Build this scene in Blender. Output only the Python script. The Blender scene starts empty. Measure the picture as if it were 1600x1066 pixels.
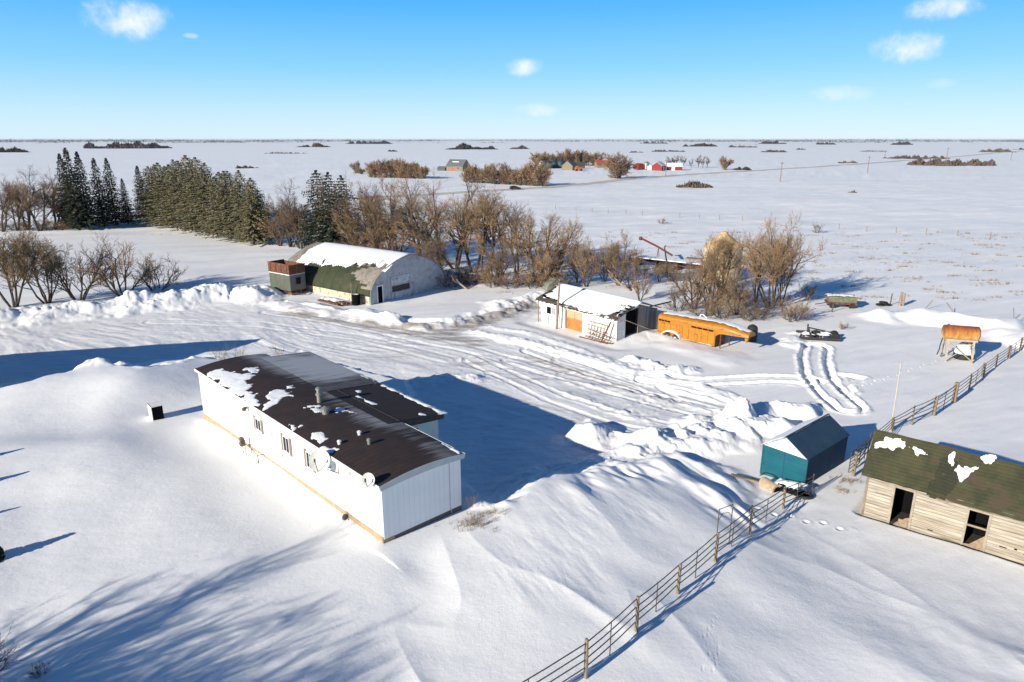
import bpy, math, random
import numpy as np
from mathutils import Vector, Matrix

rad = math.radians
SC = bpy.context.scene
COL = SC.collection

# ------------------------------------------------------------------ camera
FPX, PITCH, CAMH = 1067.0, math.atan((533 - 218) / 1067.0), 20.0
cam_d = bpy.data.cameras.new("camera")
cam = bpy.data.objects.new("camera", cam_d)
COL.objects.link(cam)
cam.location = (0, 0, CAMH)
cam.rotation_euler = (math.pi / 2 - PITCH, 0, 0)
cam_d.sensor_width = 36.0
cam_d.lens = 36.0 * FPX / 1600.0
cam_d.clip_start = 0.5
cam_d.clip_end = 60000
SC.camera = cam

# ------------------------------------------------------------------ light
SUN_AZ, SUN_EL = 221.5, 20.0          # direction to the sun, degrees from +X towards +Y
sun_d = bpy.data.lights.new("sun", 'SUN')
sun_d.energy = 4.3
sun_d.angle = rad(0.53)
sun_d.color = (1.0, 0.925, 0.79)
sun = bpy.data.objects.new("sun", sun_d)
COL.objects.link(sun)
sv = Vector((math.cos(rad(SUN_AZ)) * math.cos(rad(SUN_EL)), math.sin(rad(SUN_AZ)) * math.cos(rad(SUN_EL)), math.sin(rad(SUN_EL))))
sun.rotation_euler = sv.to_track_quat('Z', 'Y').to_euler()

SC.view_settings.view_transform = 'Standard'
SC.view_settings.look = 'None'
SC.view_settings.exposure = 0.70
SC.view_settings.gamma = 1.0
SC.cycles.max_bounces = 6
SC.cycles.diffuse_bounces = 3
SC.cycles.transparent_max_bounces = 8

world = bpy.data.worlds.new("World")
SC.world = world
world.use_nodes = True
wn, wl = world.node_tree.nodes, world.node_tree.links
wn.clear()
w_out = wn.new('ShaderNodeOutputWorld')
w_bg = wn.new('ShaderNodeBackground')
w_bg.inputs['Strength'].default_value = 0.1
w_sky = wn.new('ShaderNodeTexSky')
w_sky.sky_type = 'NISHITA'
w_sky.sun_disc = False
w_sky.sun_elevation = rad(SUN_EL)
w_sky.sun_rotation = rad(90 - SUN_AZ)
w_sky.altitude = 600
w_sky.air_density = 1.0
w_sky.dust_density = 0.3
w_sky.ozone_density = 1.0
w_hsv = wn.new('ShaderNodeHueSaturation')
w_hsv.inputs['Hue'].default_value = 0.5
w_hsv.inputs['Saturation'].default_value = 1.0
wl.new(w_sky.outputs[0], w_hsv.inputs['Color'])


def px_dir(px, py):
    dx, dz = (px - 800) / FPX, -(py - 533) / FPX
    c, s = math.cos(PITCH), math.sin(PITCH)
    return Vector((dx, c + dz * s, -s + dz * c)).normalized()


# small fair-weather clouds, fixed directions of the sky dome
CLOUDS = [(200, 30, 62, 30, 1.0), (822, 104, 34, 16, .95), (840, 172, 46, 11, .6), (1422, 74, 52, 22, 1.0),
          (1470, 14, 52, 16, 1.0), (1318, 146, 50, 13, .55), (1466, 131, 26, 8, .3), (298, 56, 12, 4, .5)]


def wnode(t, **kw):
    n = wn.new(t)
    for k, v in kw.items():
        setattr(n, k, v)
    return n


w_tc = wnode('ShaderNodeTexCoord')
w_noise = wnode('ShaderNodeTexNoise')
w_noise.inputs['Scale'].default_value = 42
w_noise.inputs['Detail'].default_value = 7
w_noise.inputs['Roughness'].default_value = 0.62
wl.new(w_tc.outputs['Generated'], w_noise.inputs['Vector'])
acc = None
for cx, cy, a, b, op in CLOUDS:
    c = px_dir(cx, cy)
    e = Vector((c.y, -c.x, 0)).normalized()
    u = c.cross(e) * -1 if c.cross(e).z < 0 else c.cross(e)
    sub = wnode('ShaderNodeVectorMath', operation='SUBTRACT')
    wl.new(w_tc.outputs['Generated'], sub.inputs[0])
    sub.inputs[1].default_value = c
    sq = []
    for vec, sz in ((e, a / FPX * .85), (u, b / FPX * .95)):
        d = wnode('ShaderNodeVectorMath', operation='DOT_PRODUCT')
        wl.new(sub.outputs[0], d.inputs[0])
        d.inputs[1].default_value = vec / sz
        p = wnode('ShaderNodeMath', operation='MULTIPLY')
        wl.new(d.outputs['Value'], p.inputs[0]); wl.new(d.outputs['Value'], p.inputs[1])
        sq.append(p)
    ad = wnode('ShaderNodeMath', operation='ADD')
    wl.new(sq[0].outputs[0], ad.inputs[0]); wl.new(sq[1].outputs[0], ad.inputs[1])
    nz = wnode('ShaderNodeMath', operation='MULTIPLY_ADD')
    wl.new(w_noise.outputs['Fac'], nz.inputs[0])
    nz.inputs[1].default_value = 2.6
    nz.inputs[2].default_value = -1.3
    a2 = wnode('ShaderNodeMath', operation='SUBTRACT')
    wl.new(ad.outputs[0], a2.inputs[0]); wl.new(nz.outputs[0], a2.inputs[1])
    mr = wnode('ShaderNodeMapRange', interpolation_type='SMOOTHSTEP')
    wl.new(a2.outputs[0], mr.inputs[0])
    mr.inputs[1].default_value = 1.2; mr.inputs[2].default_value = -0.9
    mr.inputs[3].default_value = 0.0; mr.inputs[4].default_value = op
    # keep the puff local
    mr2 = wnode('ShaderNodeMapRange', interpolation_type='SMOOTHSTEP')
    wl.new(ad.outputs[0], mr2.inputs[0])
    mr2.inputs[1].default_value = 2.0; mr2.inputs[2].default_value = 0.4
    mr2.inputs[3].default_value = 0.0; mr2.inputs[4].default_value = 1.0
    mm = wnode('ShaderNodeMath', operation='MULTIPLY')
    wl.new(mr.outputs[0], mm.inputs[0]); wl.new(mr2.outputs[0], mm.inputs[1])
    if acc is None:
        acc = mm
    else:
        mx = wnode('ShaderNodeMath', operation='MAXIMUM')
        wl.new(acc.outputs[0], mx.inputs[0]); wl.new(mm.outputs[0], mx.inputs[1])
        acc = mx
# clear-winter blue by elevation, blended over the physical sky
w_sep = wnode('ShaderNodeSeparateXYZ')
wl.new(w_tc.outputs['Generated'], w_sep.inputs[0])
w_ramp = wnode('ShaderNodeValToRGB')
wl.new(w_sep.outputs[2], w_ramp.inputs[0])
_el = w_ramp.color_ramp.elements
_st = [(0.0, (.60, .77, .90)), (.035, (.46, .71, .94)), (.09, (.22, .57, .94)), (.165, (.065, .41, .90)), (.34, (.025, .13, .38)), (.55, (.012, .06, .19)), (1.0, (.008, .042, .14))]
while len(_el) < len(_st):
    _el.new(.5)
for _e, (_p, _c) in zip(_el, _st):
    _e.position = _p
    _e.color = (*_c, 1)
w_scl = wnode('ShaderNodeVectorMath', operation='SCALE')
wl.new(w_ramp.outputs[0], w_scl.inputs[0])
w_scl.inputs['Scale'].default_value = 7.2
w_blend = wnode('ShaderNodeMix', data_type='RGBA')
w_blend.inputs[0].default_value = .92
wl.new(w_hsv.outputs[0], w_blend.inputs[6])
wl.new(w_scl.outputs[0], w_blend.inputs[7])
w_mix = wnode('ShaderNodeMix', data_type='RGBA')
wl.new(acc.outputs[0], w_mix.inputs[0])
wl.new(w_blend.outputs[2], w_mix.inputs[6])
w_mix.inputs[7].default_value = (6.5, 6.6, 6.9, 1)
wl.new(w_mix.outputs[2], w_bg.inputs['Color'])
wl.new(w_bg.outputs[0], w_out.inputs['Surface'])


# ------------------------------------------------------------------ pixel helpers (layout only)
def G(px, py, z=0.0):
    r = px_dir(px, py)
    t = (z - CAMH) / r.z
    return Vector((r.x * t, r.y * t, z))


# ------------------------------------------------------------------ noise
_rng = np.random.default_rng(7)
_T = _rng.random((512, 512)).astype(np.float64)


def vnoise(x, y, seed=0):
    x = x + seed * 37.31; y = y + seed * 91.73
    xi = np.floor(x); yi = np.floor(y)
    fx = x - xi; fy = y - yi
    xi = xi.astype(np.int64) & 511; yi = yi.astype(np.int64) & 511
    x1 = (xi + 1) & 511; y1 = (yi + 1) & 511
    u = fx * fx * fx * (fx * (fx * 6 - 15) + 10); v = fy * fy * fy * (fy * (fy * 6 - 15) + 10)
    a = _T[xi, yi]; b = _T[x1, yi]; c = _T[xi, y1]; d = _T[x1, y1]
    return (a + (b - a) * u + (c - a) * v + (a - b - c + d) * u * v) * 2 - 1


def fbm(x, y, octv=4, seed=0, gain=.5):
    s = 0; a = 1.0; f = 1.0
    for i in range(octv):
        ca, sa = math.cos(i * .7), math.sin(i * .7)
        s = s + a * vnoise((x * ca - y * sa) * f, (x * sa + y * ca) * f, seed + i)
        a *= gain; f *= 2.03
    return s


def worley(x, y):
    """random height per jittered cell, falling off towards the cell edge: broken chunks"""
    xi = np.floor(x); yi = np.floor(y)
    b1 = np.full(x.shape, 9.0); hv = np.zeros(x.shape)
    for i in (-1, 0, 1):
        for j in (-1, 0, 1):
            cx = (xi + i).astype(np.int64) & 511; cy = (yi + j).astype(np.int64) & 511
            px = xi + i + .15 + .7 * _T[cx, cy]; py = yi + j + .15 + .7 * _T[cy, (cx + 77) & 511]
            d = np.hypot(x - px, y - py)
            m = d < b1
            b1 = np.where(m, d, b1)
            tx = (_T[(cx + 31) & 511, cy] - .5) * 1.2; ty = (_T[cx, (cy + 59) & 511] - .5) * 1.2
            hv = np.where(m, _T[(cx + 200) & 511, (cy + 100) & 511] + tx * (x - px) + ty * (y - py), hv)
    return hv * np.clip(1.25 - b1, .2, 1)


def sstep(a, b, x):
    t = np.clip((x - a) / (b - a), 0, 1)
    return t * t * (3 - 2 * t)


def seg_dist(x, y, pts):
    """distance to a polyline and the arc length of the nearest point"""
    best = np.full(x.shape, 1e9); arc = np.zeros(x.shape); side = np.zeros(x.shape); L0 = 0
    for (ax, ay), (bx, by) in zip(pts[:-1], pts[1:]):
        dx, dy = bx - ax, by - ay
        L = math.hypot(dx, dy) + 1e-9
        t = np.clip(((x - ax) * dx + (y - ay) * dy) / (L * L), 0, 1)
        px, py = ax + t * dx, ay + t * dy
        d = np.hypot(x - px, y - py)
        m = d < best
        best = np.where(m, d, best); arc = np.where(m, L0 + t * L, arc)
        side = np.where(m, np.sign((x - ax) * dy - (y - ay) * dx), side)
        L0 += L
    return best, arc, side, L0


def poly_sd(x, y, pts):
    """signed distance, positive inside"""
    d, _, _, _ = seg_dist(x, y, pts + [pts[0]])
    ins = np.zeros(x.shape, bool)
    n = len(pts)
    for i in range(n):
        (ax, ay), (bx, by) = pts[i], pts[(i + 1) % n]
        if ay == by:
            continue
        c = ((ay > y) != (by > y)) & (x < (bx - ax) * (y - ay) / (by - ay) + ax)
        ins ^= c
    return np.where(ins, d, -d)


def W(lst, z=0.0):
    return [(G(px, py, z).x, G(px, py, z).y) for px, py in lst]


# ------------------------------------------------------------------ terrain
PLATEAU = W([(-420, 700), (-200, 645), (0, 604), (100, 583), (165, 570), (235, 576), (300, 556), (360, 548), (420, 541)], 1.8) + \
    [(-17.0, 45.0), (-9.0, 37.0), (-2.6, 31.2)] + \
    W([(745, 800), (775, 782), (806, 758), (860, 739), (930, 722), (1000, 707), (1060, 696), (1105, 704), (1140, 726), (1178, 764)], 1.7) + \
    [(15.4, 34.2), (18.2, 32.2), (27.7, 24.2), (42, 12), (42, -15), (-70, -15)]
YARD = W([(-300, 545), (-60, 528), (0, 512), (200, 492), (330, 478), (420, 470), (520, 488), (600, 505), (700, 500), (790, 484), (835, 470), (850, 488),
          (800, 505), (735, 520), (860, 552), (980, 590), (1110, 625), (1190, 642), (1150, 662), (1000, 700), (900, 730), (760, 790),
          (690, 740), (640, 600), (420, 545), (300, 555), (0, 612), (-300, 640)], 0.0)
YARDC = YARD
BANKS = [  # pixel polyline, height, half width, lump amount
    ([(-260, 520), (-120, 503), (0, 491), (100, 481), (200, 471), (300, 463), (360, 455), (390, 456)], 1.55, 3.5, 1.0),
    ([(405, 466), (440, 474), (500, 482), (560, 489), (604, 499)], .6, 2.0, .2),
    ([(604, 500), (660, 509), (725, 500), (790, 485), (820, 474)], .5, 1.1, .5),
    ([(788, 473), (812, 469), (840, 463)], 1.1, 2.6, .3),
    ([(735, 517), (800, 530), (870, 548), (960, 572), (1060, 598), (1150, 622)], .12, .8, .3),
    ([(745, 508), (830, 523), (905, 548), (960, 566)], .12, .7, .2),
    ([(900, 596), (980, 611), (1060, 628), (1120, 640)], .12, .8, .2),
    ([(890, 615), (960, 640), (1010, 655)], .12, .7, .2),
    ([(990, 562), (1040, 580), (1075, 578)], .45, 1.2, 1.0),
    ([(930, 668), (985, 680), (1010, 690)], 1.3, 2.0, .8),
    ([(1020, 672), (1070, 680), (1110, 672)], .7, 1.6, .8),
    ([(1080, 652), (1120, 655), (1150, 652)], .9, 1.5, .6),
    ([(1150, 652), (1200, 638), (1255, 640)], 1.0, 1.5, .9),
    ([(1120, 690), (1165, 672), (1215, 668)], 1.1, 1.8, .7),
    ([(150, 590), (190, 582)], 1.0, 1.5, .5),
    ([(60, 612), (80, 603)], .5, 1.2, .5),
    ([(230, 600), (300, 575), (345, 562)], .3, 1.6, .3),
    ([(0, 612), (60, 600), (130, 590), (200, 585), (260, 580)], .6, 2.8, .2),
    ([(760, 800), (806, 765), (870, 744), (940, 726), (1000, 712), (1060, 702)], .55, 2.0, .5),
    ([(1375, 489), (1440, 490), (1500, 497), (1560, 503), (1612, 524)], 1.5, 3.0, .08),
    ([(1250, 540), (1232, 537), (1250, 522), (1290, 520)], .35, 1.2, .3),
    ([(985, 530), (1010, 520), (1035, 528), (1085, 548), (1130, 560)], .28, 2.4, .04),
    ([(640, 598), (690, 590), (740, 590)], .25, 1.2, .8),
]
for b in BANKS:
    b0 = W(b[0], min(b[1] * .5, 1.0))
    BANKS[BANKS.index(b)] = (b0,) + tuple(b[1:])
TRACKS = [  # pixel polyline, half gauge, depth, width
    ([(1276, 542), (1272, 560), (1278, 588), (1300, 615), (1325, 638)], 1.05, .30, .38),
    ([(1268, 595), (1200, 593), (1100, 598), (1010, 590)], .8, .16, .35),
    ([(1330, 612), (1318, 600), (1345, 590), (1310, 585)], .0, .2, .5),
    ([(800, 560), (900, 590), (1000, 618), (1100, 642)], .9, .06, .3),
    ([(830, 545), (930, 580), (1040, 610), (1130, 632)], .9, .08, .3),
    ([(420, 485), (520, 500), (620, 520), (740, 545), (860, 580)], .9, .045, .35),
    ([(240, 500), (400, 505), (560, 525), (700, 560)], .9, .035, .35),
    ([(835, 478), (760, 500), (690, 520), (600, 530), (480, 545)], .9, .045, .35),
    ([(880, 560), (1010, 600), (1040, 620), (1000, 640)], .9, .06, .3),
    ([(740, 560), (870, 620), (960, 650), (1050, 668)], .9, .05, .3),
]
TRACKS = [(W(t[0], .1),) + tuple(t[1:]) for t in TRACKS]
FOOT = [(W([(1330, 608), (1370, 592), (1400, 583), (1430, 572), (1465, 562)], .3), 1.0, .12, .08),
        (W([(1098, 1060), (1106, 1030), (1100, 1008), (1112, 985), (1118, 970)], 1.2), .3, .045, .018),
        (W([(1114, 1060), (1120, 1030), (1128, 1012)], 1.2), .33, .045, .018),
        (W([(1185, 800), (1250, 812), (1330, 830)], .6), .8, .15, .06)]
DIRT = [(W([(455, 488), (520, 500), (600, 513), (680, 525), (740, 535)], 0), 2.3, 1.0),
        (W([(640, 512), (700, 518), (760, 500), (835, 478)], 0), 2.6, 1.0),
        (W([(600, 540), (760, 570), (900, 600), (1000, 625)], 0), 5.0, .55),
        (W([(200, 505), (330, 515), (450, 520)], 0), 2.6, .55),
        (W([(820, 555), (930, 590), (1050, 625)], 0), 2.2, .75),
        (W([(560, 558), (620, 560)], 0), 1.6, .7), (W([(345, 470), (395, 466)], 0), 2.2, .8)]
SHED_CENTRE = (24.0, 33.0)


def terrain(x, y):
    x = np.asarray(x, float); y = np.asarray(y, float)
    n = x.shape
    r = np.hypot(x, y)
    # open prairie
    ca, sa = math.cos(rad(28)), math.sin(rad(28))
    xs, ys = x * ca + y * sa, -x * sa + y * ca
    far = sstep(60, 130, r)
    h = .25 * fbm(x / 60, y / 60, 2, 11) * sstep(2500, 500, r)
    h = h + (.13 * (1 + .5 * far) * fbm(xs / 14, ys / 4.0, 3, 3) + .045 * np.maximum(0, fbm(xs / 4, ys / 1.1, 3, 5)) * sstep(230, 90, r)) * sstep(1500, 300, r)
    # rolling country towards the horizon
    h = h + sstep(700, 3000, r) * 1.6 * (fbm(x / 900, y / 900, 2, 60) - .4)
    dirt = np.zeros(n); packed = np.zeros(n); weed = np.zeros(n)
    near = (y < 150) & (y > -20) & (np.abs(x) < 110)
    idx = np.nonzero(near)
    if idx[0].size:
        X, Y = x[idx], y[idx]
        hh = h[idx] * .6 + .12 + .46 * np.exp(-(((X - 24.5) ** 2 + (Y - 30) ** 2) / 130.0))
        # plateau of drifted snow round the house
        sd = poly_sd(X, Y, PLATEAU)
        wob = sd + .5 * fbm(X / 2.2, Y / 2.2, 3, 21)
        gentle = sstep(11, 16, X) * sstep(37, 33, Y)
        t = sstep(-1.9, 1.0, wob) * (1 - gentle) + (np.clip(wob / 11.0, 0, 1) * .6 + .4 * sstep(0, 13, wob)) * gentle
        ph = 1.75 + .0 * X
        ph = ph - .75 * sstep(-12, -24, X) * sstep(36, 46, Y) * 1.0           # lower past the far end of the house
        ph = ph + 1.0 * sstep(-22, -30, X) * sstep(40, 50, Y) - .55 * sstep(0, 17, X)
        # scoured moat by the long wall, swell beyond it
        hd, _, _, _ = seg_dist(X, Y, [(-6.5, 27.8), (-22.2, 44.2)])
        ph = ph + .12 * np.exp(-((hd - 6) / 3.5) ** 2) * sstep(-4, -7, X) - .0 * hd
        ph = ph + .20 * fbm(X / 11, Y / 7, 2, 31)
        wx, wy = X * math.cos(rad(118)) + Y * math.sin(rad(118)), -X * math.sin(rad(118)) + Y * math.cos(rad(118))
        rg_ = 1 - np.abs(fbm(wx / 13.0, wy / 3.6, 2, 32))
        ph = ph + .09 * fbm(wx / 9.0, wy / 5.5, 2, 33) + .11 * sstep(-9, -1, X) * np.maximum(0, rg_ - .45) ** 1.5 * 2 + .030 * sstep(-4, 6, X) * sstep(-.2, .8, fbm(X / 6, Y / 6, 2, 34)) * fbm(wx / 3.2, wy / .8, 3, 35) + .008 * fbm(X / 1.1, Y / .9, 3, 36) + .014 * sstep(-6, 2, X) * sstep(.0, .9, fbm(X / 5, Y / 5, 2, 38)) * fbm(wx / 1.8, wy / .5, 3, 39)
        # carved flutes on the lee crest
        fl = np.exp(-((sd - 1.6) / 1.6) ** 2) * sstep(2, 5, X) * sstep(14.5, 12, X) * sstep(26, 30, Y)
        fx, fy = X * .86 + Y * .5, -X * .5 + Y * .86
        ph = ph + fl * .34 * fbm(fx / 1.5, fy / 5.0, 3, 37)
        # plowed yard
        ys_ = poly_sd(X, Y, YARD)
        yt = sstep(-.35, .45, ys_ + .3 * fbm(X / 1.5, Y / 1.5, 3, 41))
        dx, dy = .80, -.6
        u, v = X * dx + Y * dy, -X * dy + Y * dx
        v = v + 1.8 * vnoise(u / 14, v / 9, 42)
        rut = .035 * sstep(-.5, .7, fbm(X / 7, Y / 5, 2, 46)) * fbm(u / 7, v / .6, 3, 43) + .05 * fbm(u / 4, v / 1.9, 3, 44) + .008 * fbm(X / .3, Y / .3, 2, 45)
        yh = -.07 + rut
        g = hh * (1 - yt) + yh * yt
        # wood shed and teal shed lee: swept low
        g = g * (1 - t) + np.maximum(ph, g) * t
        # snow level along the house walls and round the wooden shed
        wd_, arc, side, L = seg_dist(X, Y, [(-6.5, 27.8), (-22.2, 44.2)])
        s_ = arc / L
        near_w = sstep(5.5, .3, wd_) * sstep(.6, -.6, -((X + 6.5) * .725 + (Y - 27.8) * .688) * -1 - .4)
        tgt = 1.62 - .66 * s_
        g = g * (1 - near_w) + (tgt + .25 * wd_ * .2) * near_w
        ed_, arc, side, L = seg_dist(X, Y, [(-6.3, 27.8), (-2.5, 31.5)])
        ne = sstep(2.4, .5, ed_) * (((X + 6.5) * -.725 + (Y - 27.8) * -.688) < .0)
        g = g * (1 - ne) + (1.70 - .12 * arc / L + .05 * ed_) * ne
        sd2 = poly_sd(X, Y, [(18.99, 32.93), (28.2, 25.0), (30.4, 27.6), (21.3, 35.6)])
        nw = sstep(-.55, .1, sd2)
        g = g * (1 - nw) + np.minimum(g, .30) * nw
        qd, _, _, _ = seg_dist(X, Y, [(-19, 83), (-9, 96)])
        nq = sstep(5.5, 2.0, qd)
        g = g * (1 - nq) + (-.12 + .05 * vnoise(X / 3, Y / 3, 62)) * nq
        qd, _, _, _ = seg_dist(X, Y, [(3.0, 76.0), (10.8, 66.9)])
        nq = sstep(3.5, 1.2, qd)
        g = g * (1 - nq) + (-.18 + .05 * vnoise(X / 3, Y / 3, 62)) * nq
        # banks
        for pts, bh, bw, lump in BANKS:
            xs0 = min(p[0] for p in pts) - 3 * bw; xs1 = max(p[0] for p in pts) + 3 * bw
            ys0 = min(p[1] for p in pts) - 3 * bw; ys1 = max(p[1] for p in pts) + 3 * bw
            m = np.nonzero((X > xs0) & (X < xs1) & (Y > ys0) & (Y < ys1))
            if not m[0].size:
                continue
            d, arc, side, L = seg_dist(X[m], Y[m], pts)
            d = d + .35 * bw * fbm(X[m] / (bw * 1.1), Y[m] / (bw * 1.1), 2, 51)
            prof = sstep(1.25, 0, d / bw) * (.8 + .35 * vnoise(arc / (bw * .9), arc * 0, 52))
            lumps = lump * np.sqrt(prof) * (.24 * fbm(X[m] / 1.5, Y[m] / 1.5, 2, 53) + .10 * fbm(X[m] / .6, Y[m] / .6, 3, 54, .6))
            if bh > 1.8:    # loader marks down the face of the big bank
                lumps = lumps + lump * prof * .55 * np.abs(vnoise(arc / 1.7, d / 8, 55)) + .08 * np.sqrt(prof) * fbm(X[m] / .7, Y[m] / .7, 3, 56, .65)
            ch = worley(X[m] / .8, Y[m] / .8)
            lumps = lumps + lump * np.sqrt(prof) * (.22 * ch)
            g[m] = g[m] + bh * prof + lumps
        for pts, gauge, depth, wid in TRACKS:
            xs0 = min(p[0] for p in pts) - 3; xs1 = max(p[0] for p in pts) + 3
            ys0 = min(p[1] for p in pts) - 3; ys1 = max(p[1] for p in pts) + 3
            m = np.nonzero((X > xs0) & (X < xs1) & (Y > ys0) & (Y < ys1))
            d, arc, side, L = seg_dist(X[m], Y[m], pts)
            e = np.abs(d - gauge) + .06 * vnoise(arc / .5, side * 3.7, 57)
            g[m] = g[m] - depth * sstep(wid, wid * .45, e) + depth * .45 * np.exp(-((e - wid * 1.35) / (wid * .45)) ** 2) * (.7 + .5 * vnoise(X[m] / .35, Y[m] / .35, 58))
        for pts, stp, rr, dep in FOOT:
            xs0 = min(p[0] for p in pts) - 1; xs1 = max(p[0] for p in pts) + 1
            ys0 = min(p[1] for p in pts) - 1; ys1 = max(p[1] for p in pts) + 1
            m = np.nonzero((X > xs0) & (X < xs1) & (Y > ys0) & (Y < ys1))
            d, arc, side, L = seg_dist(X[m], Y[m], pts)
            k = np.round(arc / stp)
            off = np.where(k % 2 > 0, 1, -1) * rr * .9
            q = np.hypot(arc - k * stp, d * side - off)
            g[m] = g[m] - dep * sstep(rr * 1.3, rr * .5, q) + dep * .3 * np.exp(-((q - rr * 1.6) / (rr * .5)) ** 2)
        # drift tongue against the sheds on the right
        d, _, _, _ = seg_dist(X, Y, W([(1330, 800), (1400, 838), (1500, 880), (1620, 940)], .2))
        g = g + .0 * d
        h[idx] = g
        dd = np.zeros(X.shape)
        for pts, wid, amt in DIRT:
            d, _, _, _ = seg_dist(X, Y, pts)
            dd = np.maximum(dd, amt * sstep(wid * 1.5, 0, d))
        dirt[idx] = dd * np.maximum(yt, .55) * (1 - t)
        packed[idx] = yt * (1 - t)
    # stubble and grass showing through: right-hand field, belt floor
    wd = np.zeros(n)
    for cx, cy, rx, ry, amt in ((60, 118, 38, 22, .55), (0, 122, 40, 14, .5), (30, 92, 16, 12, .6), (62, 96, 20, 12, .3), (-6, 108, 26, 10, .6)):
        wd = np.maximum(wd, amt * np.exp(-(((x - cx) / rx) ** 2 + ((y - cy) / ry) ** 2)))
    weed = wd
    return h, dirt, packed, weed


def hz(x, y):
    return float(terrain(np.array([x]), np.array([y]))[0][0])


def at(px, py, z=None):
    p = G(px, py, 0.4)
    for _ in range(14):
        p = p.lerp(G(px, py, hz(p.x, p.y)), .6)
    return Vector((p.x, p.y, hz(p.x, p.y)))


# ------------------------------------------------------------------ materials
MATS = {}


def nodes_of(name):
    m = bpy.data.materials.new(name)
    m.use_nodes = True
    nt = m.node_tree
    b = nt.nodes['Principled BSDF']
    return m, nt, b


def ramp(nt, fac, stops):
    r = nt.nodes.new('ShaderNodeValToRGB')
    nt.links.new(fac, r.inputs[0])
    el = r.color_ramp.elements
    while len(el) < len(stops):
        el.new(.5)
    for e, (p, c) in zip(el, stops):
        e.position = p; e.color = (*c, 1) if len(c) == 3 else c
    return r


def noise(nt, scale, detail=4, rough=.55, vec=None, dist=0):
    n = nt.nodes.new('ShaderNodeTexNoise')
    n.inputs['Scale'].default_value = scale; n.inputs['Detail'].default_value = detail
    n.inputs['Roughness'].default_value = rough; n.inputs['Distortion'].default_value = dist
    if vec is not None:
        nt.links.new(vec, n.inputs['Vector'])
    return n


def coords(nt, scale=(1, 1, 1), rot=(0, 0, 0)):
    tc = nt.nodes.new('ShaderNodeTexCoord')
    mp = nt.nodes.new('ShaderNodeMapping')
    mp.inputs['Scale'].default_value = scale; mp.inputs['Rotation'].default_value = rot
    nt.links.new(tc.outputs['Object'], mp.inputs['Vector'])
    return mp.outputs[0]


def mixc(nt, fac, a, b, mode='MIX'):
    m = nt.nodes.new('ShaderNodeMix'); m.data_type = 'RGBA'; m.blend_type = mode
    if hasattr(fac, 'node'):
        nt.links.new(fac, m.inputs[0])
    else:
        m.inputs[0].default_value = fac
    for k, s in ((6, a), (7, b)):
        if hasattr(s, 'node'):
            nt.links.new(s, m.inputs[k])
        else:
            m.inputs[k].default_value = (*s, 1)
    return m.outputs[2]


def mat(name, c1, c2=None, scale=2.0, rough=.6, metal=0.0, stain=None, stain_scale=1.2, stain_amt=.5, bands=None, bump=0.0, bump_scale=30, stretch=(1, 1, 1), lo=.35, hi=.65, var=0.0, gw=.12):
    """two-tone noise colour, an optional stain colour, optional grooves: bands=(axis, per metre, depth)"""
    if name in MATS:
        return MATS[name]
    m, nt, b = nodes_of(name)
    L = nt.links
    v = coords(nt, stretch)
    c2 = c2 or tuple(x * .75 for x in c1)
    n1 = noise(nt, scale, 6, .6, v)
    col = ramp(nt, n1.outputs[0], [(lo, c1), (hi, c2)]).outputs[0]
    if stain:
        n2 = noise(nt, stain_scale, 8, .65, v, .6)
        mr = nt.nodes.new('ShaderNodeMapRange'); mr.interpolation_type = 'SMOOTHSTEP'
        L.new(n2.outputs[0], mr.inputs[0])
        th = .68 - .36 * stain_amt
        mr.inputs[1].default_value = th - .04; mr.inputs[2].default_value = th + .06
        col = mixc(nt, mr.outputs[0], col, stain)
    hgt = None
    if bands:
        ax, per, dep = bands
        wv = nt.nodes.new('ShaderNodeTexWave')
        wv.wave_type = 'BANDS'; wv.bands_direction = ax; wv.wave_profile = 'SAW'
        tcv = coords(nt)
        L.new(tcv, wv.inputs['Vector'])
        wv.inputs['Scale'].default_value = per * math.pi / 10 / math.pi * math.pi
        wv.inputs['Distortion'].default_value = 0
        gr = ramp(nt, wv.outputs['Fac'], [(0.0, (0, 0, 0)), (.10, (1, 1, 1)), (1, (1, 1, 1))])
        inv = ramp(nt, wv.outputs['Fac'], [(0.0, (1 - dep,) * 3), (gw, (1, 1, 1)), (1, (1, 1, 1))])
        col = mixc(nt, 1.0, col, inv.outputs[0], 'MULTIPLY')
        hgt = gr.outputs[0]
        if var:      # every board its own tone
            sx = nt.nodes.new('ShaderNodeSeparateXYZ'); L.new(tcv, sx.inputs[0])
            mu = nt.nodes.new('ShaderNodeMath'); mu.operation = 'MULTIPLY'; L.new(sx.outputs['XYZ'.index(ax)], mu.inputs[0]); mu.inputs[1].default_value = per
            fl = nt.nodes.new('ShaderNodeMath'); fl.operation = 'FLOOR'; L.new(mu.outputs[0], fl.inputs[0])
            wn_ = nt.nodes.new('ShaderNodeTexWhiteNoise'); wn_.noise_dimensions = '1D'; L.new(fl.outputs[0], wn_.inputs['W'])
            vr = ramp(nt, wn_.outputs['Value'], [(0, (1 - var,) * 3), (1, (1, 1, 1))])
            col = mixc(nt, 1.0, col, vr.outputs[0], 'MULTIPLY')
    L.new(col, b.inputs['Base Color'])
    b.inputs['Roughness'].default_value = rough
    b.inputs['Metallic'].default_value = metal
    if bump or hgt is not None:
        bp = nt.nodes.new('ShaderNodeBump')
        bp.inputs['Strength'].default_value = .5
        if hgt is not None:
            bp.inputs['Distance'].default_value = .02
            L.new(hgt, bp.inputs['Height'])
        else:
            n3 = noise(nt, bump_scale, 4, .6, v)
            bp.inputs['Distance'].default_value = bump
            L.new(n3.outputs[0], bp.inputs['Height'])
        L.new(bp.outputs[0], b.inputs['Normal'])
    MATS[name] = m
    return m


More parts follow.
